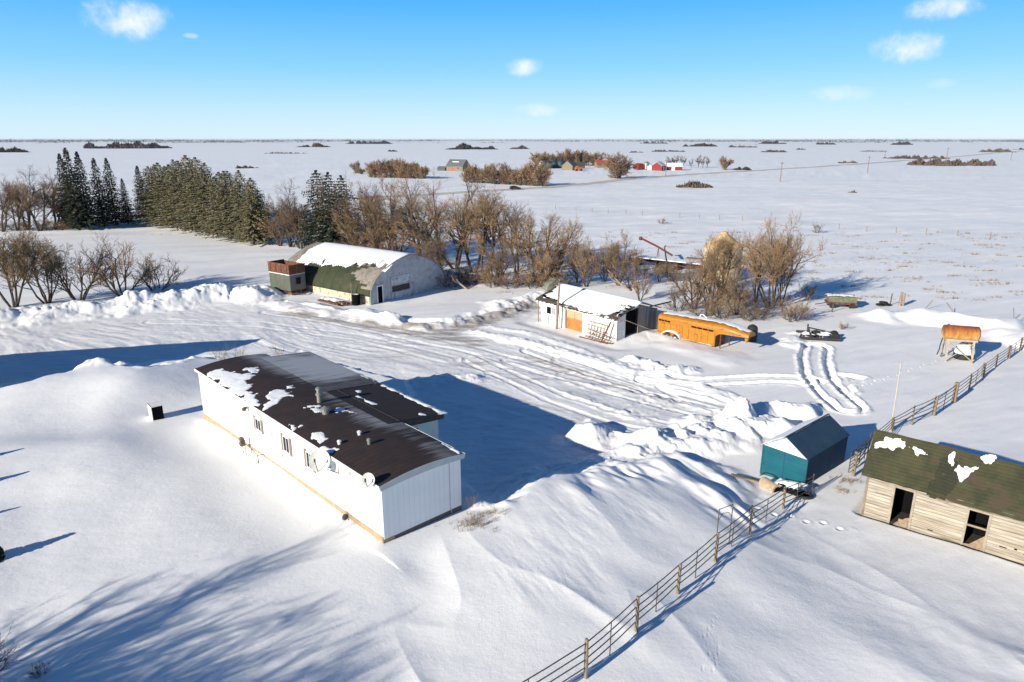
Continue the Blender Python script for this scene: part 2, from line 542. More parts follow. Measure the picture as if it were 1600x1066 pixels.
def snow_material():
    m, nt, b = nodes_of('snow_ground')
    L = nt.links
    tc = nt.nodes.new('ShaderNodeTexCoord')
    P = tc.outputs['Object']

    def attr(n):
        a = nt.nodes.new('ShaderNodeAttribute'); a.attribute_name = n
        return a.outputs['Fac']
    n1 = noise(nt, .6, 6, .6, P)
    mpb = nt.nodes.new('ShaderNodeMapping'); mpb.inputs['Rotation'].default_value = (0, 0, rad(-12)); mpb.inputs['Scale'].default_value = (.010, .055, 1)
    L.new(P, mpb.inputs[0])
    nbig = noise(nt, 1.0, 7, .6, mpb.outputs[0])
    avg = nt.nodes.new('ShaderNodeMath'); avg.operation = 'MULTIPLY_ADD'
    L.new(n1.outputs[0], avg.inputs[0]); avg.inputs[1].default_value = .35
    hb = nt.nodes.new('ShaderNodeMath'); hb.operation = 'MULTIPLY'; L.new(nbig.outputs[0], hb.inputs[0]); hb.inputs[1].default_value = .65
    L.new(hb.outputs[0], avg.inputs[2])
    clean = ramp(nt, avg.outputs[0], [(.36, (.905, .905, .905)), (.46, (.875, .872, .868)), (.62, (.825, .825, .83))]).outputs[0]
    # packed yard: slightly grey, grit in it
    mp = nt.nodes.new('ShaderNodeMapping'); mp.inputs['Rotation'].default_value = (0, 0, rad(37)); mp.inputs['Scale'].default_value = (.35, 2.2, 1)
    L.new(P, mp.inputs[0])
    n2 = noise(nt, 1.1, 9, .68, mp.outputs[0])
    pk = ramp(nt, n2.outputs[0], [(.34, (.70, .685, .67)), (.54, (.83, .83, .84))]).outputs[0]
    col = mixc(nt, attr('packed'), clean, pk)
    n3 = noise(nt, .55, 10, .72, mp.outputs[0], .3)
    a = nt.nodes.new('ShaderNodeMath'); a.operation = 'MULTIPLY_ADD'
    L.new(attr('dirt'), a.inputs[0]); a.inputs[1].default_value = .36; L.new(n3.outputs[0], a.inputs[2])
    mr = nt.nodes.new('ShaderNodeMapRange'); mr.interpolation_type = 'SMOOTHSTEP'
    L.new(a.outputs[0], mr.inputs[0]); mr.inputs[1].default_value = .67; mr.inputs[2].default_value = .92; mr.inputs[4].default_value = .8
    dcol = ramp(nt, n2.outputs[0], [(.35, (.17, .13, .10)), (.6, (.34, .28, .23))]).outputs[0]
    gate = nt.nodes.new('ShaderNodeMath'); gate.operation = 'MULTIPLY'
    gm = nt.nodes.new('ShaderNodeMath'); gm.operation = 'GREATER_THAN'; L.new(attr('dirt'), gm.inputs[0]); gm.inputs[1].default_value = .02
    L.new(mr.outputs[0], gate.inputs[0]); L.new(gm.outputs[0], gate.inputs[1])
    col = mixc(nt, gate.outputs[0], col, dcol)
    # stubble through thin snow
    n4 = noise(nt, .9, 12, .75, P)
    a2 = nt.nodes.new('ShaderNodeMath'); a2.operation = 'MULTIPLY_ADD'
    L.new(attr('weed'), a2.inputs[0]); a2.inputs[1].default_value = .35; L.new(n4.outputs[0], a2.inputs[2])
    mr2 = nt.nodes.new('ShaderNodeMapRange'); mr2.interpolation_type = 'SMOOTHSTEP'
    L.new(a2.outputs[0], mr2.inputs[0]); mr2.inputs[1].default_value = .70; mr2.inputs[2].default_value = .86; mr2.inputs[4].default_value = .7
    col = mixc(nt, mr2.outputs[0], col, (.30, .23, .17))
    L.new(col, b.inputs['Base Color'])
    b.inputs['Roughness'].default_value = .55
    b.inputs['Specular IOR Level'].default_value = .25
    nb = noise(nt, 5, 9, .72, P)
    nb2 = noise(nt, 60, 2, .6, P)
    ad = nt.nodes.new('ShaderNodeMath'); ad.operation = 'MULTIPLY_ADD'
    L.new(nb2.outputs[0], ad.inputs[0]); ad.inputs[1].default_value = .15; L.new(nb.outputs[0], ad.inputs[2])
    bp = nt.nodes.new('ShaderNodeBump'); bp.inputs['Strength'].default_value = .5; bp.inputs['Distance'].default_value = .04
    L.new(ad.outputs[0], bp.inputs['Height']); L.new(bp.outputs[0], b.inputs['Normal'])
    MATS['snow_ground'] = m
    return m


M_SNOW = mat('snow_cap', (.88, .89, .91), (.82, .84, .87), scale=3, rough=.6, bump=.02, bump_scale=14)
M_WHITE = mat('white_siding', (.84, .84, .83), (.78, .78, .77), scale=.7, rough=.45, bands=('Y', 3.3, .14))
M_WHITEX = mat('white_siding_end', (.84, .84, .83), (.78, .78, .77), scale=.7, rough=.45, bands=('X', 3.3, .16))
M_WHITEP = mat('white_paint', (.80, .80, .78), (.70, .70, .68), scale=3, rough=.55)
M_BEIGE = mat('skirting_board', (.46, .33, .19), (.34, .23, .13), scale=3, rough=.8, bands=('Y', 1.2, .3))
M_GLASS = mat('dark_glass', (.010, .012, .016), (.016, .018, .022), scale=2, rough=.15)
M_GLASS.node_tree.nodes['Principled BSDF'].inputs['Specular IOR Level'].default_value = .15
M_TRIM = mat('grey_trim', (.50, .54, .52), (.42, .46, .45), scale=2, rough=.5)
M_SHUT = mat('taupe_shutter', (.20, .17, .155), (.16, .14, .13), scale=4, rough=.7, bands=('Z', 12, .25))
M_DARKFASC = mat('dark_brown_fascia', (.035, .026, .024), (.05, .04, .036), scale=3, rough=.6)
M_GALV = mat('galvanised_metal', (.42, .42, .36), (.30, .29, .24), scale=8, rough=.45, metal=.6)
M_DISH = mat('dish_grey', (.62, .62, .58), (.52, .52, .48), scale=3, rough=.5)
M_PIPE = mat('dark_pipe', (.075, .07, .065), (.12, .09, .07), scale=6, rough=.6, metal=.3)
M_RUST = mat('rusty_steel', (.135, .045, .022), (.070, .028, .016), scale=3, rough=.85, stain=(.20, .08, .035), stain_scale=4, stain_amt=.4)
M_BLACK = mat('black_rubber', (.012, .012, .013), (.022, .022, .022), scale=6, rough=.7)
M_DARK = mat('dark_interior', (.005, .005, .006), (.008, .008, .009), scale=2, rough=1.0)  # near-black: shade of interiors put into the colour; also on plain dark things
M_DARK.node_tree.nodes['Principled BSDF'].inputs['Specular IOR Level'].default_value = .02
M_POST = mat('weathered_post', (.28, .22, .155), (.16, .125, .09), scale=5, rough=.9, stretch=(3, 3, .5))
M_RAIL = mat('steel_rail', (.13, .115, .10), (.08, .07, .06), scale=5, rough=.6, metal=.3)
M_BARK = mat('bark_grey_brown', (.085, .064, .048), (.050, .038, .030), scale=5, rough=.95)
M_DEADWOOD = mat('dead_wood', (.34, .25, .17), (.22, .16, .11), scale=5, rough=.9)


def twig_material(name, a, b_):
    m, nt, b = nodes_of(name)
    oi = nt.nodes.new('ShaderNodeObjectInfo')
    v = coords(nt)
    n = noise(nt, .55, 3, .5, v)
    ad = nt.nodes.new('ShaderNodeMath'); ad.operation = 'MULTIPLY_ADD'
    nt.links.new(oi.outputs['Random'], ad.inputs[0]); ad.inputs[1].default_value = .35
    sb = nt.nodes.new('ShaderNodeMath'); sb.operation = 'SUBTRACT'
    nt.links.new(n.outputs[0], sb.inputs[0]); sb.inputs[1].default_value = .17
    nt.links.new(sb.outputs[0], ad.inputs[2])
    r = ramp(nt, ad.outputs[0], [(.3, a), (.7, b_)])
    nt.links.new(r.outputs[0], b.inputs['Base Color'])
    b.inputs['Roughness'].default_value = .9
    b.inputs['Specular IOR Level'].default_value = .1
    MATS[name] = m
    return m


M_TWIG = twig_material('twigs_brown', (.33, .215, .122), (.18, .125, .082))
M_TWIGO = twig_material('twigs_orange', (.36, .24, .115), (.21, .15, .09))
M_TWIGD = twig_material('twigs_dark', (.16, .125, .10), (.11, .09, .075))
M_NEEDLE = twig_material('spruce_needles', (.245, .205, .10), (.145, .13, .065))
M_NEEDLEB = twig_material('spruce_needles_dark', (.058, .068, .042), (.038, .048, .032))
M_NEEDLES = mat('frosted_needles', (.34, .33, .28), (.20, .20, .15), scale=3, rough=.8)


def roof_material(name, base, base2, frost=None, frost_axis='Y', frost_amt=.4, rows=3.0, row_axis='X', patch=None):
    m, nt, b = nodes_of(name)
    L = nt.links
    v = coords(nt)
    n1 = noise(nt, 1.3, 6, .6, v)
    col = ramp(nt, n1.outputs[0], [(.35, base), (.65, base2)]).outputs[0]
    wv = nt.nodes.new('ShaderNodeTexWave'); wv.wave_type = 'BANDS'; wv.bands_direction = row_axis; wv.wave_profile = 'SAW'
    L.new(v, wv.inputs['Vector']); wv.inputs['Scale'].default_value = rows * math.pi / 10
    wv.inputs['Distortion'].default_value = .25; wv.inputs['Detail'].default_value = 3; wv.inputs['Detail Scale'].default_value = 3
    ln = ramp(nt, wv.outputs['Fac'], [(0, (.45,) * 3), (.22, (1, 1, 1)), (1, (.92,) * 3)])
    col = mixc(nt, .8, col, ln.outputs[0], 'MULTIPLY')
    if patch:
        n5 = noise(nt, .8, 7, .65, v, .5)
        mp = nt.nodes.new('ShaderNodeMapRange'); L.new(n5.outputs[0], mp.inputs[0]); mp.inputs[1].default_value = .52; mp.inputs[2].default_value = .62
        col = mixc(nt, mp.outputs[0], col, patch)
    if frost:
        sc = (.35, 4.5, 1) if frost_axis == 'X' else (4.5, .35, 1)
        v2 = coords(nt, sc)
        n2 = noise(nt, 1.0, 8, .7, v2)
        n3 = noise(nt, .22, 3, .5, v)
        ad = nt.nodes.new('ShaderNodeMath'); ad.operation = 'MULTIPLY_ADD'
        L.new(n3.outputs[0], ad.inputs[0]); ad.inputs[1].default_value = 1.0; L.new(n2.outputs[0], ad.inputs[2])
        at_ = nt.nodes.new('ShaderNodeAttribute'); at_.attribute_name = 'frost'
        ad2 = nt.nodes.new('ShaderNodeMath'); ad2.operation = 'MULTIPLY_ADD'
        L.new(at_.outputs['Fac'], ad2.inputs[0]); ad2.inputs[1].default_value = .55; L.new(ad.outputs[0], ad2.inputs[2])
        mr = nt.nodes.new('ShaderNodeMapRange'); mr.interpolation_type = 'SMOOTHSTEP'
        L.new(ad2.outputs[0], mr.inputs[0]); mr.inputs[1].default_value = 1.22; mr.inputs[2].default_value = 1.62; mr.inputs[4].default_value = frost_amt
        col = mixc(nt, mr.outputs[0], col, frost)
    L.new(col, b.inputs['Base Color'])
    b.inputs['Roughness'].default_value = .75
    b.inputs['Specular IOR Level'].default_value = .3
    bp = nt.nodes.new('ShaderNodeBump'); bp.inputs['Strength'].default_value = .5; bp.inputs['Distance'].default_value = .02
    L.new(wv.outputs['Fac'], bp.inputs['Height']); L.new(bp.outputs[0], b.inputs['Normal'])
    MATS[name] = m
    return m


# ------------------------------------------------------------------ mesh builder and object helpers
class MB:
    def __init__(self):
        self.v, self.f, self.mi = [], [], []

    def add(self, vs, fs, mi=0):
        o = len(self.v)
        self.v.extend([tuple(p) for p in vs])
        for f in fs:
            self.f.append(tuple(i + o for i in f)); self.mi.append(mi)
        return self

    def box(self, x0, x1, y0, y1, z0, z1, mi=0):
        vs = [(x0, y0, z0), (x1, y0, z0), (x1, y1, z0), (x0, y1, z0), (x0, y0, z1), (x1, y0, z1), (x1, y1, z1), (x0, y1, z1)]
        return self.add(vs, [(3, 2, 1, 0), (4, 5, 6, 7), (0, 1, 5, 4), (1, 2, 6, 5), (2, 3, 7, 6), (3, 0, 4, 7)], mi)

    def prism(self, prof, axis, a, b, mi=0, caps=True):
        """prof: list of (p,q); axis X: (p,q)=(y,z); axis Y: (p,q)=(x,z); axis Z: (x,y)"""
        n = len(prof)

        def mk(t):
            if axis == 'X': return [(t, p, q) for p, q in prof]
            if axis == 'Y': return [(p, t, q) for p, q in prof]
            return [(p, q, t) for p, q in prof]
        fs = [(i, (i + 1) % n, n + (i + 1) % n, n + i) for i in range(n)]
        if caps:
            fs += [tuple(reversed(range(n))), tuple(range(n, 2 * n))]
        return self.add(mk(a) + mk(b), fs, mi)

    def sheet(self, line, axis, a, b, th, mi=0, na=1):
        """thick sheet following an open profile line, extruded along axis"""
        lo = [(p, q - th) for p, q in reversed(line)]
        return self.prism(list(line) + lo, axis, a, b, mi)

    def tube(self, pts, rr, n=6, mi=0, cap=True):
        pts = [Vector(p) for p in pts]
        if not hasattr(rr, '__len__'):
            rr = [rr] * len(pts)
        o = len(self.v)
        d0 = (pts[-1] - pts[0]).normalized() if (pts[-1] - pts[0]).length > 1e-6 else Vector((0, 0, 1))
        ref = Vector((0, 0, 1)) if abs(d0.z) < .9 else Vector((1, 0, 0))
        for i, p in enumerate(pts):
            d = (pts[min(i + 1, len(pts) - 1)] - pts[max(i - 1, 0)])
            d = d.normalized() if d.length > 1e-9 else d0
            a = d.cross(ref); a = a.normalized() if a.length > 1e-6 else Vector((1, 0, 0))
            b = d.cross(a)
            for k in range(n):
                t = 2 * math.pi * k / n
                self.v.append(tuple(p + a * (math.cos(t) * rr[i]) + b * (math.sin(t) * rr[i])))
        for i in range(len(pts) - 1):
            for k in range(n):
                k2 = (k + 1) % n
                self.f.append((o + i * n + k, o + i * n + k2, o + (i + 1) * n + k2, o + (i + 1) * n + k)); self.mi.append(mi)
        if cap and n > 3:
            self.f.append(tuple(o + k for k in reversed(range(n)))); self.mi.append(mi)
            e = o + (len(pts) - 1) * n
            self.f.append(tuple(e + k for k in range(n))); self.mi.append(mi)
        return self

    def lathe(self, prof, c=(0, 0, 0), axis='Z', n=24, mi=0):
        """prof: (r, h) pairs along axis"""
        o = len(self.v)
        for r, h in prof:
            for k in range(n):
                t = 2 * math.pi * k / n
                a, b = r * math.cos(t), r * math.sin(t)
                if axis == 'Z': p = (c[0] + a, c[1] + b, c[2] + h)
                elif axis == 'X': p = (c[0] + h, c[1] + a, c[2] + b)
                else: p = (c[0] + a, c[1] + h, c[2] + b)
                self.v.append(p)
        for i in range(len(prof) - 1):
            for k in range(n):
                k2 = (k + 1) % n
                self.f.append((o + i * n + k, o + i * n + k2, o + (i + 1) * n + k2, o + (i + 1) * n + k)); self.mi.append(mi)
        self.f.append(tuple(o + k for k in reversed(range(n)))); self.mi.append(mi)
        e = o + (len(prof) - 1) * n
        self.f.append(tuple(e + k for k in range(n))); self.mi.append(mi)
        return self

    def mesh(self, name, mats, smooth=False):
        me = bpy.data.meshes.new(name)
        me.from_pydata(self.v, [], self.f)
        if not isinstance(mats, (list, tuple)):
            mats = [mats]
        for m in mats:
            me.materials.append(m)
        if len(mats) > 1:
            me.polygons.foreach_set('material_index', self.mi)
        if smooth:
            me.polygons.foreach_set('use_smooth', [True] * len(me.polygons))
        me.update()
        return me

    def build(self, name, mats, parent=None, smooth=False, bevel=0.0, fix=True):
        me = self.mesh(name, mats, smooth)
        if fix:
            import bmesh
            bm = bmesh.new(); bm.from_mesh(me)
            bmesh.ops.recalc_face_normals(bm, faces=bm.faces)
            bm.to_mesh(me); bm.free()
        o = bpy.data.objects.new(name, me)
        COL.objects.link(o)
        if parent is not None:
            o.parent = parent
        if bevel:
            md = o.modifiers.new('bevel', 'BEVEL'); md.width = bevel; md.segments = 2; md.limit_method = 'ANGLE'
        return o


def thing(name, label, cat, loc=(0, 0, 0), rz=0.0, group=None):
    o = bpy.data.objects.new(name, None)
    COL.objects.link(o)
    o.location = loc; o.rotation_euler = (0, 0, rad(rz)); o.empty_display_size = .3
    o['label'] = label; o['category'] = cat
    if group:
        o['group'] = group
    return o


def tag(o, label=None, cat=None, group=None, kind=None):
    if label: o['label'] = label
    if cat: o['category'] = cat
    if group: o['group'] = group
    if kind: o['kind'] = kind
    return o


def link(name, me, parent):
    o = bpy.data.objects.new(name, me)
    COL.objects.link(o); o.parent = parent
    return o


def copy_tree(o, parent=None):
    c = o.copy(); COL.objects.link(c)
    if parent is not None:
        c.parent = parent
    for ch in o.children:
        copy_tree(ch, c)
    return c


def snow_patch(name, parent, S, poly, step=.12, thick=.06, nz=.25, nscale=.7, seed=0, material=None, holes=()):
    """irregular slab of snow on the surface S(u,v)->(points, normals), inside a rough outline"""
    us = [p[0] for p in poly]; vs = [p[1] for p in poly]
    u0, u1, v0, v1 = min(us) - .5, max(us) + .5, min(vs) - .5, max(vs) + .5
    nu, nv = int((u1 - u0) / step) + 2, int((v1 - v0) / step) + 2
    U, V = np.meshgrid(np.linspace(u0, u1, nu), np.linspace(v0, v1, nv), indexing='ij')
    sd = poly_sd(U, V, poly)
    for hp in holes:
        sd = np.minimum(sd, -poly_sd(U, V, hp))
    sd = sd + nz * fbm(U / nscale, V / nscale, 4, 70 + seed, .6)
    th = np.clip(sd * .35, -.03, 1) ; th = np.where(th > 0, thick * (1 - np.exp(-th / thick * 1.6)), th)
    th = th + np.where(sd > .1, .012 * fbm(U / .5, V / .5, 2, 90 + seed), 0)
    P, N = S(U, V)
    Q = P + N * th[..., None]
    keep = sd > -step * 2.2
    ids = -np.ones(U.shape, int); ids[keep] = np.arange(keep.sum())
    vv = Q[keep]
    a, b, c, d = ids[:-1, :-1], ids[1:, :-1], ids[1:, 1:], ids[:-1, 1:]
    ok = (a >= 0) & (b >= 0) & (c >= 0) & (d >= 0)
    fs = np.stack([a[ok], b[ok], c[ok], d[ok]], -1)
    mb = MB(); mb.v = [tuple(p) for p in vv]; mb.f = [tuple(int(i) for i in f) for f in fs]; mb.mi = [0] * len(mb.f)
    return mb.build(name, material or M_SNOW, parent, smooth=True)


def plane_S(f):
    """surface z=f(x,y) in local coordinates"""
    def S(U, V):
        e = .02
        z = f(U, V); zx = (f(U + e, V) - z) / e; zy = (f(U, V + e) - z) / e
        N = np.stack([-zx, -zy, np.ones_like(z)], -1); N /= np.linalg.norm(N, axis=-1, keepdims=True)
        return np.stack([U, V, z], -1), N
    return S


# ------------------------------------------------------------------ setting: snow ground
def build_ground():
    a_in = np.linspace(-44, 44, 1150)
    left = np.linspace(-180, -44, 60)[:-1]; right = np.linspace(44, 180, 60)[1:-1]
    ang = np.radians(np.concatenate([left, a_in, right]))           # measured from +Y, clockwise
    rr = np.concatenate([np.linspace(4, 14, 20)[:-1], np.geomspace(14, 24, 110)[:-1], np.geomspace(24, 110, 640)[:-1],
                         np.geomspace(110, 400, 240)[:-1], np.geomspace(400, 40000, 130)])
    A, R = np.meshgrid(ang, rr, indexing='ij')
    X, Y = R * np.sin(A), R * np.cos(A)
    h, d, p, w = terrain(X.ravel(), Y.ravel())
    na, nr = A.shape
    co = np.stack([X.ravel(), Y.ravel(), h], -1)
    co = np.vstack([co, [[0, 0, 1.7]]])
    I = np.arange(na * nr).reshape(na, nr)
    J = np.roll(I, -1, axis=0)
    q = np.stack([I[:, :-1].ravel(), I[:, 1:].ravel(), J[:, 1:].ravel(), J[:, :-1].ravel()], -1)
    tri = np.stack([I[:, 0], J[:, 0], np.full(na, na * nr)], -1)
    me = bpy.data.meshes.new('snow_ground')
    nq, ntri = len(q), len(tri)
    me.vertices.add(len(co)); me.vertices.foreach_set('co', co.ravel())
    me.loops.add(nq * 4 + ntri * 3)
    me.loops.foreach_set('vertex_index', np.concatenate([q[:, ::-1].ravel(), tri[:, ::-1].ravel()]).astype(np.int32))
    me.polygons.add(nq + ntri)
    ls = np.concatenate([np.arange(nq) * 4, nq * 4 + np.arange(ntri) * 3]).astype(np.int32)
    me.polygons.foreach_set('loop_start', ls)
    me.polygons.foreach_set('use_smooth', np.ones(nq + ntri, bool))
    me.update(calc_edges=True)
    for nm, arr in (('dirt', d), ('packed', p), ('weed', w)):
        at_ = me.attributes.new(nm, 'FLOAT', 'POINT')
        at_.data.foreach_set('value', np.concatenate([arr, [0]]).astype(np.float32))
    me.materials.append(snow_material())
    o = bpy.data.objects.new('snow_ground', me)
    COL.objects.link(o)
    tag(o, kind='structure')
    # make sure it faces up
    if me.polygons[nq // 2].normal.z < 0:
        me.flip_normals()
    return o


build_ground()


# ================================================================== mobile home
def mobile_home():
    t = thing('mobile_home', 'long white mobile home with brown bowed roof and a flat-roofed addition, drifted in snow', 'mobile home', (-6.08, 28.25, 0), 43.5)
    Wd, Ln, EZ = 4.75, 22.75, 4.68
    # walls
    mb = MB()
    mb.prism([(0, 2.02), (Ln, 1.48), (Ln, EZ), (0, EZ)], 'X', 0, Wd)
    mb.build('wall', M_WHITE, t)
    mb = MB()                                    # ribbed end cladding, proud of the wall
    mb.box(.03, Wd - .03, -.06, -.001, 1.88, EZ - .02)
    mb.build('end_cladding', M_WHITEX, t)
    mb = MB(); mb.box(3.98, 4.02, -.075, -.06, 1.9, EZ - .1); mb.box(4.05, 4.08, -.08, -.061, 1.7, 1.95)
    mb.build('corner_trim', M_TRIM, t)
    # skirting boards, following the drift line
    mb = MB()
    mb.prism([(-.02, .3), (Ln + .02, .3), (Ln + .02, 1.50), (-.02, 2.04)], 'X', -.035, .04)
    mb.box(-.02, .6, -.06, -.035, .2, 1.9, 0)
    mb.build('skirting', M_BEIGE, t)
    mb = MB(); mb.box(.05, Wd, -.034, .05, .8, 1.90)
    mb.build('end_skirting', mat('grey_skirting', (.16, .13, .11), (.10, .085, .075), scale=3, rough=.9), t)
    # main roof: low bow

    def zr(x):
        s = (x - Wd / 2) / (Wd / 2 + .15)
        return EZ + .10 + .24 * (1 - s * s)
    xs = np.linspace(-.14, Wd + .14, 22)
    roofm = roof_material('brown_shingle', (.048, .030, .026), (.032, .023, .021), frost=(.36, .36, .38), frost_axis='X', frost_amt=.75, rows=2.6, row_axis='Y')
    nyy = 60
    ys = np.linspace(-.18, Ln + .15, nyy)
    mb = MB()
    for i, x in enumerate(xs):
        for y in ys:
            mb.v.append((x, y, zr(x)))
    for i in range(len(xs) - 1):
        for j in range(nyy - 1):
            mb.f.append((i * nyy + j, (i + 1) * nyy + j, (i + 1) * nyy + j + 1, i * nyy + j + 1)); mb.mi.append(0)
    o = len(mb.v)
    for i, x in enumerate(xs):
        for y in (ys[0], ys[-1]):
            mb.v.append((x, y, zr(x) - .07))
    for i in range(len(xs) - 1):
        mb.f.append((i * nyy, o + 2 * i, o + 2 * i + 2, (i + 1) * nyy)); mb.mi.append(0)
        mb.f.append((i * nyy + nyy - 1, (i + 1) * nyy + nyy - 1, o + 2 * i + 3, o + 2 * i + 1)); mb.mi.append(0)
    rf = mb.build('roof', roofm, t, smooth=False)
    at_ = rf.data.attributes.new('frost', 'FLOAT', 'POINT')
    fr = []
    for v in rf.data.vertices:
        x, y = v.co.x, v.co.y
        fr.append(float(np.clip((x - 2.3) / 1.5, -1, 1) * .75 + (.25 if y > 17 else 0) - (.5 if (y < 1.5 and x < 2.5) else 0)))
    at_.data.foreach_set('value', fr)
    # gable infill under the bow (near end) + fascia
    prof = [(0, EZ)] + [(x, zr(x) - .072) for x in np.linspace(0, Wd, 14)] + [(Wd, EZ)]
    for ya, yb in ((-.02, .06), (Ln - .06, Ln + .001)):
        mb = MB(); mb.prism(prof, 'Y', ya, yb); mb.build('gable_infill', M_WHITEP, t)
    mb = MB()
    line = [(x, zr(x) - .01) for x in np.linspace(-.12, Wd + .12, 16)]
    lo = [(x, EZ - .16 + (zr(x) - EZ - .1) * .55) for x in np.linspace(Wd + .12, -.12, 16)]
    mb.prism(line + lo, 'Y', -.21, -.185)
    mb.build('end_fascia', M_TRIM, t)
    mb = MB(); mb.box(-.175, -.142, -.2, Ln + .16, EZ - .06, zr(-.14) + .01)
    mb.box(Wd + .142, Wd + .17, -.2, 5.0, EZ - .06, zr(-.14) + .01)
    mb.build('eave_gutter', M_WHITEP, t)
    # addition
    ax0, ax1, ay0, ay1 = Wd, 7.75, 5.35, 21.6
    cream = mat('cream_siding', (.70, .72, .62), (.62, .64, .55), scale=1, rough=.5, bands=('Y', 3, .1))
    mb = MB(); mb.box(ax0 + .005, ax1 - .15, ay0 + .2, ay1 - .1, 0, 4.28)
    mb.build('addition_wall', cream, t)

    def za(x, y=0):
        return 4.86 - (x - ax0) * .10
    roofg = roof_material('addition_roof_frosted', (.12, .115, .12), (.07, .065, .07), frost=(.52, .54, .58), frost_axis='X', frost_amt=.72, rows=1.2, row_axis='Y')
    roofd = roof_material('addition_roof_dark', (.040, .026, .024), (.030, .022, .021), frost=(.42, .42, .44), frost_axis='X', frost_amt=.7, rows=2.6, row_axis='Y')
    for nm, y0, y1, mm, dz, fv in (('addition_roof_far', 12.2, ay1 + .15, roofg, .03, .95), ('addition_roof_near', ay0 - .05, 12.2, roofd, 0, .12)):
        mb = MB()
        nx, ny = 12, 20
        xs2 = np.linspace(ax0 - .75, ax1 + .12, nx); ys2 = np.linspace(y0, y1, ny)
        for x in xs2:
            for y in ys2:
                mb.v.append((x, y, za(x) + dz))
        for i in range(nx - 1):
            for j in range(ny - 1):
                mb.f.append((i * ny + j, (i + 1) * ny + j, (i + 1) * ny + j + 1, i * ny + j + 1)); mb.mi.append(0)
        b = mb.build('addition_roof', mm, t, fix=False)
        at_ = b.data.attributes.new('frost', 'FLOAT', 'POINT')
        at_.data.foreach_set('value', [fv * (1 if nm.endswith('near') else float(np.clip((v.co.y - 12.6) / 2.0, 0, 1))) for v in b.data.vertices])
    mb = MB()
    mb.prism([(ax0 - .1, za(ax0) - .012), (ax1 + .12, za(ax1 + .12) - .012), (ax1 + .12, za(ax1) - .42), (ax0 - .1, za(ax0) - .42)], 'Y', ay0 - .05, ay0 + .10)
    mb.build('addition_fascia', M_DARKFASC, t)
    mb = MB(); mb.box(ax1 + .05, ax1 + .13, ay0 + .11, ay1 + .15, za(ax1) - .34, za(ax1) - .03)
    mb.box(ax0 + .01, ax1 + .04, ay0 + .11, ay1, 4.281, za(ax1) - .03)
    mb.build('addition_eave', M_DARKFASC, t)
    # seam flashing along the junction
    mb = MB()
    mb.tube([(Wd + .05, y, zr(Wd + .05) + .035) for y in np.linspace(5.4, 22.5, 12)], .05, 5)
    mb.build('roof_seam', M_DARKFASC, t)

    def window(y0, y1, z0, z1, shutters, x=0):
        f = MB()
        w = .05
        f.box(-.05, .0, y0, y1, z1 - w, z1); f.box(-.05, 0, y0, y1, z0, z0 + w)
        f.box(-.05, 0, y0, y0 + w, z0 + w, z1 - w); f.box(-.05, 0, y1 - w, y1, z0 + w, z1 - w)
        ym = (y0 + y1) / 2
        f.box(-.045, 0, ym - .02, ym + .02, z0 + w, z1 - w)
        fo = f.build('window', M_WHITEP, t)
        p = MB(); p.box(-.018, -.002, y0 + w, y1 - w, z0 + w, z1 - w)
        p.build('pane', M_GLASS, fo)
        for s in shutters:
            sh = MB()
            if s < 0: sh.box(-.04, -.002, y0 - .26, y0 - .01, z0 - .06, z1 + .06)
            else: sh.box(-.04, -.002, y1 + .01, y1 + .26, z0 - .06, z1 + .06)
            sh.build('shutter', M_SHUT, fo)
    window(12.85, 13.6, 3.22, 3.98, (-1, 1))
    window(9.2, 9.95, 3.05, 4.02, (-1, 1))
    window(6.55, 7.2, 3.05, 4.0, (-1, 1))
    # addition window in the shaded end wall
    f = MB(); f.box(4.95, 6.15, ay0 + .14, ay0 + .199, 3.1, 4.1)
    fo = f.build('window', M_WHITEP, t)
    p = MB(); p.box(5.02, 5.52, ay0 + .125, ay0 + .139, 3.17, 4.03); p.box(5.58, 6.08, ay0 + .125, ay0 + .139, 3.17, 4.03)
    p.build('pane', M_GLASS, fo)
    # roof fittings
    c = MB(); cx, cy = 2.75, 10.7; cz = zr(cx)
    c.lathe([(.14, -.05), (.13, .45), (.19, .46), (.19, .56), (.12, .58), (.12, .78), (.17, .80), (.17, .9), (.02, .98)], (cx, cy, cz), n=16)
    c.build('chimney', M_GALV, t, smooth=False)
    c = MB(); cx, cy = 2.15, 8.85; cz = zr(cx)
    c.lathe([(.2, -.03), (.2, .2), (.27, .22), (.27, .34), (.05, .46)], (cx, cy, cz), n=16)
    c.build('roof_vent', M_GALV, t)
    c = MB()
    c.lathe([(.04, -.05), (.04, .5)], (2.7, 8.6, zr(2.7)), n=8)
    for vx, vy in ((.75, 4.9), (2.0, 5.0), (1.25, 5.5)):
        pass
    for vx, vy, hh in ((.75, 4.9, .22), (2.0, 5.0, .24), (1.75, 3.65, .34)):
        v = MB(); v.lathe([(.09, -.04), (.09, hh * .5), (.12, hh * .55), (.12, hh * .85), (.03, hh)], (vx, vy, zr(vx)), n=12)
        v.build('plumbing_vent', M_WHITEP if hh < .3 else M_GALV, t)
    # snow on the roofs
    S = plane_S(lambda x, y: EZ + .10 + .24 * (1 - ((x - Wd / 2) / (Wd / 2 + .15)) ** 2))
